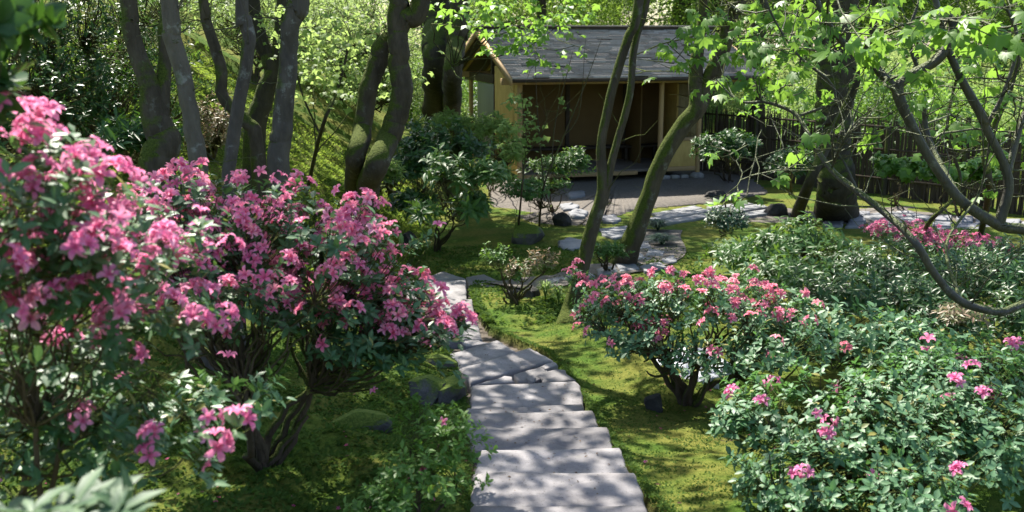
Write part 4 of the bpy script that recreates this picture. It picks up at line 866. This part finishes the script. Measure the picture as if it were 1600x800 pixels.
shrub('azalea', 'small fresh green azalea at the bottom centre beside the nearest step', 'azalea', G(655, 812), azs, 380, dict(t='azalea', m='leaf_maple', size=.034, per=7, back=.05), dict(t='flower', m='petal_coral', size=.05, p=.015, nmin=1, nmax=2), nmains=6, mainr=.009, seed=55, extra=[P(590, 620, 4.6), P(640, 600, 4.6), P(680, 640, 4.5)])
shrub('azalea', 'low azalea with deep pink flowers beside the far paved path', 'azalea', G(1440, 405), [E(1420, 368, 13, .5, .4, .16), E(1500, 385, 12.6, .5, .4, .13), E(1380, 362, 13.4, .25, .3, .1)], 260, dict(t='lo', m='leaf_azalea', size=.06, per=6), dict(t='flower_lo', m='petal_deep', size=.085, p=.75, nmin=2, nmax=4), seed=56, nleafparts=0, nflowerparts=0, mainr=.015)
# right middle shrubs
RS = [('skimmia_shrub', 'rounded leafy shrub catching sun, in front of the squarish dark rock', (1255, 400), [E(1245, 380, 11, .60, .6, .26), E(1150, 400, 11, .5, .5, .22), E(1320, 410, 10.6, .5, .5, .22), E(1230, 430, 10, .6, .5, .22)], 800, 'long', 'leaf_mid', .10, 61),
      ('rhododendron', 'dark glossy shrub below the far pink azalea', (1400, 450), [E(1420, 425, 9.8, .8, .7, .30), E(1320, 460, 8.8, .6, .6, .26), E(1460, 470, 8.6, .6, .6, .28)], 950, 'long', 'leaf_dark', .08, 62),
      ('rhododendron', 'dark rhododendron at the right edge with reddish new leaves near it', (1560, 520), [E(1570, 440, 8.6, .5, .5, .34), E(1500, 500, 8.0, .45, .4, .22), E(1620, 500, 7.8, .4, .4, .3), E(1580, 410, 10.5, .7, .6, .3)], 800, 'long', 'leaf_dark', .08, 63),
      ('pieris_shrub', 'small shrub with bronze-pink young leaves among the dark rhododendrons', (1490, 520), [E(1495, 490, 7.2, .2, .2, .10)], 50, 'long', 'leaf_pinkish', .06, 64),
      ('azalea', 'low green azalea with no flowers right of the coral-pink one', (1330, 560), [E(1300, 510, 7.2, .55, .5, .24), E(1420, 540, 6.8, .5, .45, .22), E(1200, 540, 7, .4, .4, .22)], 520, 'azalea', 'leaf_green', .062, 65),
      ('rhododendron', 'dark shrub filling the lower right corner behind the dense green azalea', (1590, 660), [E(1600, 620, 6.0, .45, .4, .3)], 260, 'long', 'leaf_dark', .08, 66)]
for nm, lb, bp, el, nt_, tn, m, sz, sd_ in RS:
    shrub(nm, lb, 'shrub', G(*bp), el, nt_, dict(t=tn, m=m, size=sz, per=6, back=.08), None, seed=sd_, nleafparts=220 if sz * 1555 / 9 > 12 else 0, mainr=.02, minpx=10)
# centre shrubs
CS = [('rhododendron', 'dark rhododendron mass behind the long-leaved one left of the shelter', (690, 330), [E(690, 235, 16.5, .75, .6, .5), E(655, 260, 16, .45, .5, .6), E(640, 320, 15.5, .4, .4, .3)], 620, 'lo', 'leaf_dark', .12, 71),
      ('rhododendron', 'long-leaved rhododendron standing alone on the shaded moss', (680, 392), [E(700, 270, 14, .40, .4, .3), E(740, 320, 14, .35, .35, .18), E(660, 330, 13.6, .3, .3, .14), E(760, 270, 14, .3, .3, .2)], 190, 'long', 'leaf_mid', .16, 72),
      ('pieris_shrub', 'bright new-leaved shrub against the side wall of the shelter', (770, 300), [E(760, 205, 18.5, .65, .5, .35), E(700, 195, 18.5, .4, .5, .3), E(800, 240, 18, .3, .4, .35), E(770, 280, 17.5, .5, .4, .3)], 520, 'lolong', 'leaf_lime', .12, 73),
      ('azalea', 'domed light green shrub in front of the shelter opening', (862, 330), [E(870, 262, 18.5, .62, .5, .28), E(900, 250, 18.5, .3, .4, .25), E(850, 290, 18, .45, .4, .2), E(820, 300, 17, .4, .4, .2)], 640, 'lo', 'leaf_mid', .075, 74),
      ('enkianthus_shrub', 'sparse little shrub with pale pinkish leaves left of the leaning trunks', (800, 470), [E(845, 405, 11.5, .24, .25, .15), E(810, 420, 11.5, .2, .2, .14)], 90, 'lo', 'leaf_pinkish', .05, 75),
      ('azalea', 'small delicate green shrub over the edging stones beside the path', (806, 474), [E(775, 395, 11.7, .22, .25, .14), E(805, 425, 11.5, .22, .22, .14)], 110, 'lo', 'leaf_mid', .05, 76),
      ('azalea', 'low leafy plant at the foot of the two leaning trunks', (950, 425), [E(950, 392, 13.2, .30, .25, .14)], 120, 'lo', 'leaf_mid', .06, 77),
      ('holly_shrub', 'dark round shrub between plank stones and grassy tufts', (1135, 360), [E(1135, 345, 15.2, .34, .3, .22)], 260, 'lo', 'leaf_tuft', .06, 78),
      ('camellia_shrub', 'dark glossy camellia at the right corner of the shelter', (1140, 285), [E(1140, 232, 22, .8, .6, .42)], 330, 'lo', 'leaf_dark', .11, 79),
      ('camellia_shrub', 'dark shrub left of the massive mossy trunk', (1235, 300), [E(1235, 258, 20, .5, .5, .4)], 200, 'lo', 'leaf_dark', .10, 80),
      ('maple_shrub', 'small layered light green maple shrub before the fence, left one', (1400, 320), [E(1410, 262, 17.4, .55, .5, .28)], 150, 'maple_lo', 'leaf_maple', .09, 81),
      ('maple_shrub', 'small layered light green maple shrub before the fence, right one', (1500, 335), [E(1500, 270, 16.4, .7, .5, .32)], 170, 'maple_lo', 'leaf_maple', .09, 82),
      ('fern', 'dark fern under the mossy twin-stemmed tree', (215, 260), [E(215, 215, 9.5, .5, .5, .18)], 160, 'lolong', 'leaf_dark', .14, 83)]
for nm, lb, bp, el, nt_, tn, m, sz, sd_ in CS:
    shrub(nm, lb, 'fern' if nm == 'fern' else 'shrub', G(*bp), el, nt_, dict(t=tn, m=m, size=sz, per=7, back=.1), None, seed=sd_, nleafparts=150 if nm == 'rhododendron' and tn == 'long' else 0, mainr=.018, minpx=9)
# evergreen hedge and hill shrubs at the upper left
HS = [('camellia_tree', 'tall dark glossy evergreen filling the upper left corner', (60, 300), [E(60, 60, 11, 1.6, .9, 1.1), E(140, 160, 11, 1.0, .8, .7), E(-20, 160, 10, 1.1, .8, .9)], 1900, 'lo', 'leaf_dark', .065, 91),
      ('camellia_tree', 'fine-leaved dark evergreen behind the twin stemmed tree', (200, 250), [E(210, 60, 13.5, 1.2, .9, 1.3)], 800, 'lo', 'leaf_mid', .06, 92),
      ('azalea', 'small pale-flecked shrub on the moss hill between the kinked and s-shaped trunks', (330, 240), [E(335, 195, 13.5, .45, .5, .4)], 260, 'lo', 'leaf_pinkish', .05, 93),
      ('viburnum_shrub', 'airy lime-green shrub high on the moss hill', (400, 130), [E(420, 30, 21, 1.5, 1, .8), E(330, 15, 22, 1.4, 1, .7), E(480, 60, 22, 1.2, .8, .6)], 1100, 'lo', 'leaf_lime', .075, 94),
      ('viburnum_shrub', 'airy lime-green shrub behind the double trunk', (560, 170), [E(550, 40, 24, 1.6, 1, 1.0), E(640, 110, 23, .9, 1, .9), E(590, 130, 23, 1.0, .8, .7)], 1100, 'lo', 'leaf_lime', .075, 95),
      ('fern', 'pale feathery fern at the foot of the moss hill right of the double trunk', (600, 300), [E(606, 262, 14.5, .22, .3, .2)], 120, 'lolong', 'leaf_lime', .10, 96)]
for nm, lb, bp, el, nt_, tn, m, sz, sd_ in HS:
    shrub(nm, lb, 'tree' if 'tree' in nm else ('fern' if nm == 'fern' else 'shrub'), G(*bp), el, nt_, dict(t=tn, m=m, size=sz, per=8, back=.14), None, seed=sd_, nleafparts=0, mainr=.04, minpx=9, zmin=-.9)
# close leaves: rhododendron bottom left, overhanging branch top left
shrub('rhododendron', 'pale grey-green rhododendron leaf rosettes at the bottom left corner', 'rhododendron', Vector((-.95, 1.75, 1.72)), [E(110, 800, 1.75, .12, .06, .025)], 4, dict(t='rhodo', m='leaf_rhodo', size=.082, per=9, back=.02, tilt=(55, 95)), None, seed=101, nmains=3, mainr=.006, extra=[P(50, 800, 1.7), P(150, 785, 1.8), P(180, 800, 1.7), P(10, 800, 1.75)])
shrub('camellia_tree', 'dark large-leaved branch hanging in at the top left edge', 'tree', Vector((-1.9, 2.6, H(-1.9, 2.6))), [E(-10, 40, 2.5, .14, .15, .10), E(-20, 150, 2.5, .10, .15, .08)], 34, dict(t='oval', m='leaf_dark', size=.075, per=6, back=.05, tilt=(40, 120)), None, seed=102, nmains=3, mainr=.02, up=-.3)

# grassy tufts
def tuft(p, label, n=160, h=.28, spread=.22, seed=1, m='leaf_tuft'):
    rng = np.random.default_rng(seed); root = thing('grass_tuft', label, 'grass tuft', p)
    th = rng.uniform(0, 2 * math.pi, n); out = rng.uniform(.3, 1, n) * spread; hh = h * rng.uniform(.6, 1.1, n)
    d = np.stack([np.cos(th), np.sin(th), 0 * th], -1); s = np.array([0, .35, .7, 1.])
    c = d[:, None] * (out[:, None] * s[None] ** 1.7)[..., None] + np.array([0, 0, 1.]) * (hh[:, None] * np.sin(s * 2.2)[None])[..., None]
    x = np.cross(d, [0, 0, 1.])[:, None] * (np.array([.004, .006, .004, .0005])[None, :, None])
    V = np.stack([c - x, c + x], 2).reshape(-1, 3); b0 = np.arange(n)[:, None] * 8 + np.arange(3)[None] * 2; q_ = np.stack([b0, b0 + 1, b0 + 3, b0 + 2], -1).reshape(-1, 4)
    link('blades', mesh_np('blades', V, q_, [M[m]]), root, kind='stuff')
tuft(G(1028, 362), 'dark mondo grass tuft beside the plank stones, upper of two', 700, .20, .34, 1)
tuft(G(1034, 384), 'dark mondo grass tuft right of the flagstones, lower of two', 700, .18, .34, 2)
tuft(G(852, 468), 'bright grassy clump at the edge of the moss lawn', 120, .22, .16, 3, 'leaf_lime')
tuft(G(872, 476), 'bright grassy clump beside the leaning trunk', 90, .20, .14, 4, 'leaf_lime')

# ------------------------------------------------------------------ background woods
rb = np.random.default_rng(77)
def crown_mesh(name, m, n, leaf, rx, rz, ncl, sp, tn='lo', seed=0, conifer=False):
    rg = np.random.default_rng(seed)
    if conifer:
        z = rg.uniform(0, 1, ncl); a = rg.uniform(0, 6.28, ncl); r = (1 - z) * rx * rg.uniform(.4, 1, ncl); c = np.stack([np.cos(a) * r, np.sin(a) * r, z * rz * 2 - rz], -1)
    else:
        u = rdir(ncl, -.9, rg) * (rg.uniform(.1, 1, ncl) ** .4)[:, None]; c = u * np.array([rx, rx, rz])
    Mx, PP = clumps(c, n // ncl, sp, .45, leaf, rg, .35); V, Fc = inst(*T[tn], Mx, PP)
    return mesh_np(name, V, Fc, [M[m]], False)
CM = [crown_mesh('crown', 'leaf_far', 26000, .13, 2.8, 3.4, 90, .55, seed=1), crown_mesh('crown', 'leaf_far', 26000, .12, 2.4, 3.8, 100, .5, seed=2), crown_mesh('crown', 'leaf_fardark', 26000, .13, 2.8, 3.2, 90, .55, seed=3),
      crown_mesh('crown', 'leaf_conifer', 24000, .14, 2.4, 5, 110, .5, seed=4, conifer=True), crown_mesh('crown', 'leaf_lime', 16000, .11, 2.0, 1.6, 60, .45, seed=5),
      crown_mesh('crown', 'leaf_mid', 14000, .12, 2.1, 1.6, 46, .45, seed=6), crown_mesh('crown', 'leaf_maple', 9000, .10, 2.2, 1.7, 40, .4, seed=7)]
def trunk_mesh(h, r, seed):
    V, q_ = trunk_tube([(0, 0, -.5, r * 1.3), (.05, 0, h * .2, r), (-.1, .05, h * .6, r * .8), (.1, 0, h, r * .3)], 8, .4, .08, seed); A = Acc(); A.add(V, q_)
    for i in range(7):
        rg = np.random.default_rng(seed * 9 + i); z = h * rg.uniform(.35, .9); a = rg.uniform(0, 6.28); L = rg.uniform(1, 2.2)
        V, q_ = tubes(np.array([[[0, 0, z], [math.cos(a) * L * .5, math.sin(a) * L * .5, z + .3], [math.cos(a) * L, math.sin(a) * L, z + .9]]]), np.array([[r * .4, r * .25, .02]]), 5); A.add(V, q_)
    return A.mesh('trunk', [M['bark_dark']])
TM = [trunk_mesh(9, .2, 1), trunk_mesh(9, .14, 2), trunk_mesh(12, .28, 3)]
bgt = []
for row, (y0, x0, x1, step) in enumerate([(29, -12, 22, 5.5), (37, -20, 26, 5.5), (47, -26, 36, 6.5), (62, -36, 46, 8), (85, -50, 60, 9)]):
    x = x0 + rb.uniform(0, 2)
    while x < x1:
        xx, yy = x + rb.uniform(-.8, .8), y0 + rb.uniform(-2, 2); x += step * rb.uniform(.8, 1.2)
        if row < 2 and (row == 0 or xx < -1 or xx > 7) and not (row == 1 and xx > 12): continue
        bgt.append((row, xx, yy))
for x, y in [(-20, 22)]: bgt.append((0, x, y))
BL = ['bright green broadleaf tree in the woods behind the garden', 'tall dark conifer in the woods behind the garden', 'deep green broadleaf tree in the woods behind the garden']
for row, x, y in bgt:
    k = int(rb.choice([0, 1, 2, 3], p=[.34, .3, .18, .18])); s = rb.uniform(.85, 1.25) * (1 + .12 * row); z = H(x, y)
    lb = ''
    zone = 'on the slope far left' if x < -9 else ('left of the shelter' if x < -1 else ('beyond the shelter' if x < 7 else ('beyond the fence' if x < 16 else 'past the fence end')))
    dist = ['close', 'close', 'a little way', 'further', 'farthest'][row]
    lb = ('tall dark conifer' if k == 3 else 'deep green broadleaf tree' if k == 2 else 'bright green broadleaf tree' + (' of rounder crown' if k == 1 else '')) + ' ' + zone + ', ' + dist + (' behind' if row < 2 else ' back')
    rt = thing('conifer_tree' if k == 3 else 'broadleaf_tree', lb, 'tree', (x, y, z - .1), lb, rb.uniform(0, 6.28))
    rt.scale = (s, s, s)
    link('trunk', TM[int(rb.integers(0, 3))], rt); o = link('crown', CM[k], rt, (0, 0, 5.4 if k != 3 else 6.4))
# bright understorey behind the fence and shelter
us = [(rb.uniform(-9, 18), rb.uniform(26.5, 34)) for _ in range(26)] + [(6.5 + i * 1.35, 27.6 - i * .95) for i in range(8)] + [(rb.uniform(8, 24), rb.uniform(25, 42)) for _ in range(22)] + [(rb.uniform(-16, -3), rb.uniform(22, 38)) for _ in range(5)]
for i, (x, y) in enumerate(us):
    if -1.5 < x < 7.5 and y < 31.5: continue
    rt = thing('understorey_shrub', ('lime green', 'mid green', 'airy pale green')[i % 3] + ' understorey shrub ' + ('left of the shelter' if x < 0 else 'beyond the fence' if x > 8 else 'straight behind the shelter') + (', close behind it' if y < 27.5 else ', deeper in the woods' if y < 31 else ', at the far side'), 'shrub', (x, y, H(x, y)), 'sunlit understorey shrubs', rb.uniform(0, 6.28)); s = rb.uniform(.55, 1.0); rt.scale = (s, s, s)
    link('stem', TM[1], rt).scale = (.4, .4, .25); link('crown', CM[[4, 5, 6][i % 3]], rt, (0, 0, 1.7)); rt['group'] = rt['label']

# ------------------------------------------------------------------ moss fronds and litter
rng = np.random.default_rng(3)
def scatter(n, x0, x1, y0, y1):
    x = rng.uniform(x0, x1, n); y = rng.uniform(y0, y1, n); k = path_mask(x, y) < .25; x, y = x[k], y[k]
    return np.stack([x, y, hgt(x, y)], -1)
sp = np.concatenate([scatter(52000, -3.4, -.2, 3.3, 9), scatter(60000, .3, 2.6, 4.2, 12), scatter(26000, -2.5, 2.8, 9, 16), scatter(90000, -7.5, -1.4, 11, 21)])
den = vnoise(sp[:, 0], sp[:, 1], 2.5, 31) + .5 * vnoise(sp[:, 0], sp[:, 1], 9, 32); lft = sp[:, 0] < -.4
ed = RNG.uniform(4.2, 12.8, 16000); sgn = RNG.choice([-1, 1], 16000); ex = np.interp(ed, CY, CX) - .02 + sgn * RNG.normal(.485, .02, 16000)
sp = np.vstack([sp, np.stack([ex, ed, np.maximum(hgt(ex, ed), np.interp(ed, BY, BZ) - .03)], -1)]); den = np.concatenate([den, np.full(16000, 1.)]); lft = np.concatenate([lft, np.zeros(16000, bool)])
sp = sp[(den > np.where(lft, -.25, .02)) | (rng.random(len(sp)) < .3)]
k = len(sp); a = rng.uniform(0, 6.28, k); L = nrm(np.stack([np.cos(a), np.sin(a), rng.uniform(.15, 1.0, k)], -1)); sz = np.where(sp[:, 1] > 10.5, .05, np.where(sp[:, 0] < -.4, .034, .018)) * rng.uniform(.6, 1.4, k)
V, Fc = inst(*t_leaf_lo(.5, .1), frames(L, np.tile([0, 0, 1.], (k, 1)) + rng.normal(0, .4, (k, 3))) * sz[:, None, None], sp - [0, 0, .002])
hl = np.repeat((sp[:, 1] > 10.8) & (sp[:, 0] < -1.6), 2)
V4 = V.reshape(-1, 4, 3)
for sel, mm, lb in ((~hl[::2], 'moss_blade', 'feathery moss carpeting the bank and lawn'), (hl[::2], 'moss_lit', 'feathery moss covering the steep slope on the left, coloured lighter as if sunlit')):
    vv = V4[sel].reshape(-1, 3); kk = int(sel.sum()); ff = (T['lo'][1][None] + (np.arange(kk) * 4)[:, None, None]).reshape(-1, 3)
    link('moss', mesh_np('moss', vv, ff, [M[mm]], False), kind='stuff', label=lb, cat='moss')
# dry bits on the steps
ls = []
for (px_, z) in SL[:9]:
    for _ in range(16):
        w_ = rng.dirichlet(np.ones(len(px_))); ls.append(list(PZ(float(np.dot(w_, [q_[0] for q_ in px_])), float(np.dot(w_, [q_[1] for q_ in px_])), z + .006)))
ls = np.array(ls); k = len(ls); a = rng.uniform(0, 6.28, k)
V, Fc = inst(*T['lo'], frames(np.stack([np.cos(a), np.sin(a), rng.uniform(0, .2, k)], -1), np.tile([0, 0, 1.], (k, 1)) + rng.normal(0, .3, (k, 3))) * (rng.uniform(.008, .028, k))[:, None, None], ls)
link('leaf_litter', mesh_np('leaf_litter', V, Fc, [M['litter']], False), kind='stuff', label='small dry leaves and seed husks lying on the steps', cat='leaf litter')
link('fallen_petal', tmesh('flower', 'petal_deep'), None, G(1008, 725) + Vector((0, 0, .012)), (.2, .1, 1), label='single fallen pink blossom lying on the moss lawn', cat='petal').scale = (.025, .012, .012)

# dry bits and dropped petals on the moss
k = 420; x = rng.uniform(-2.6, 2.2, k); y = rng.uniform(3.6, 11, k); m_ = path_mask(x, y) < .2; x, y = x[m_], y[m_]; k = len(x); a = rng.uniform(0, 6.28, k)
V, Fc = inst(*T['lo'], frames(np.stack([np.cos(a), np.sin(a), rng.uniform(0, .3, k)], -1), np.tile([0, 0, 1.], (k, 1)) + rng.normal(0, .35, (k, 3))) * (rng.uniform(.01, .035, k))[:, None, None], np.stack([x, y, hgt(x, y) + .012], -1))
link('fallen_leaves', mesh_np('fallen_leaves', V, Fc, [M['litter']], False), kind='stuff', label='small brown leaves fallen on the moss beside the steps', cat='leaf litter')
k = 90; x = np.concatenate([rng.uniform(-2.2, -.3, 60), rng.uniform(.9, 2.0, 30)]); y = np.concatenate([rng.uniform(3.8, 6.8, 60), rng.uniform(6, 8, 30)]); a = rng.uniform(0, 6.28, k)
V, Fc = inst(*T['flower_lo'], frames(np.stack([np.cos(a), np.sin(a), rng.uniform(0, .3, k)], -1), np.tile([0, 0, 1.], (k, 1)) + rng.normal(0, .4, (k, 3))) * (rng.uniform(.008, .018, k))[:, None, None], np.stack([x, y, hgt(x, y) + .015], -1))
link('fallen_petals', mesh_np('fallen_petals', V, Fc, [M['petal_deep']], False), kind='stuff', label='scattered dropped pink petals on moss under the azaleas', cat='petals')
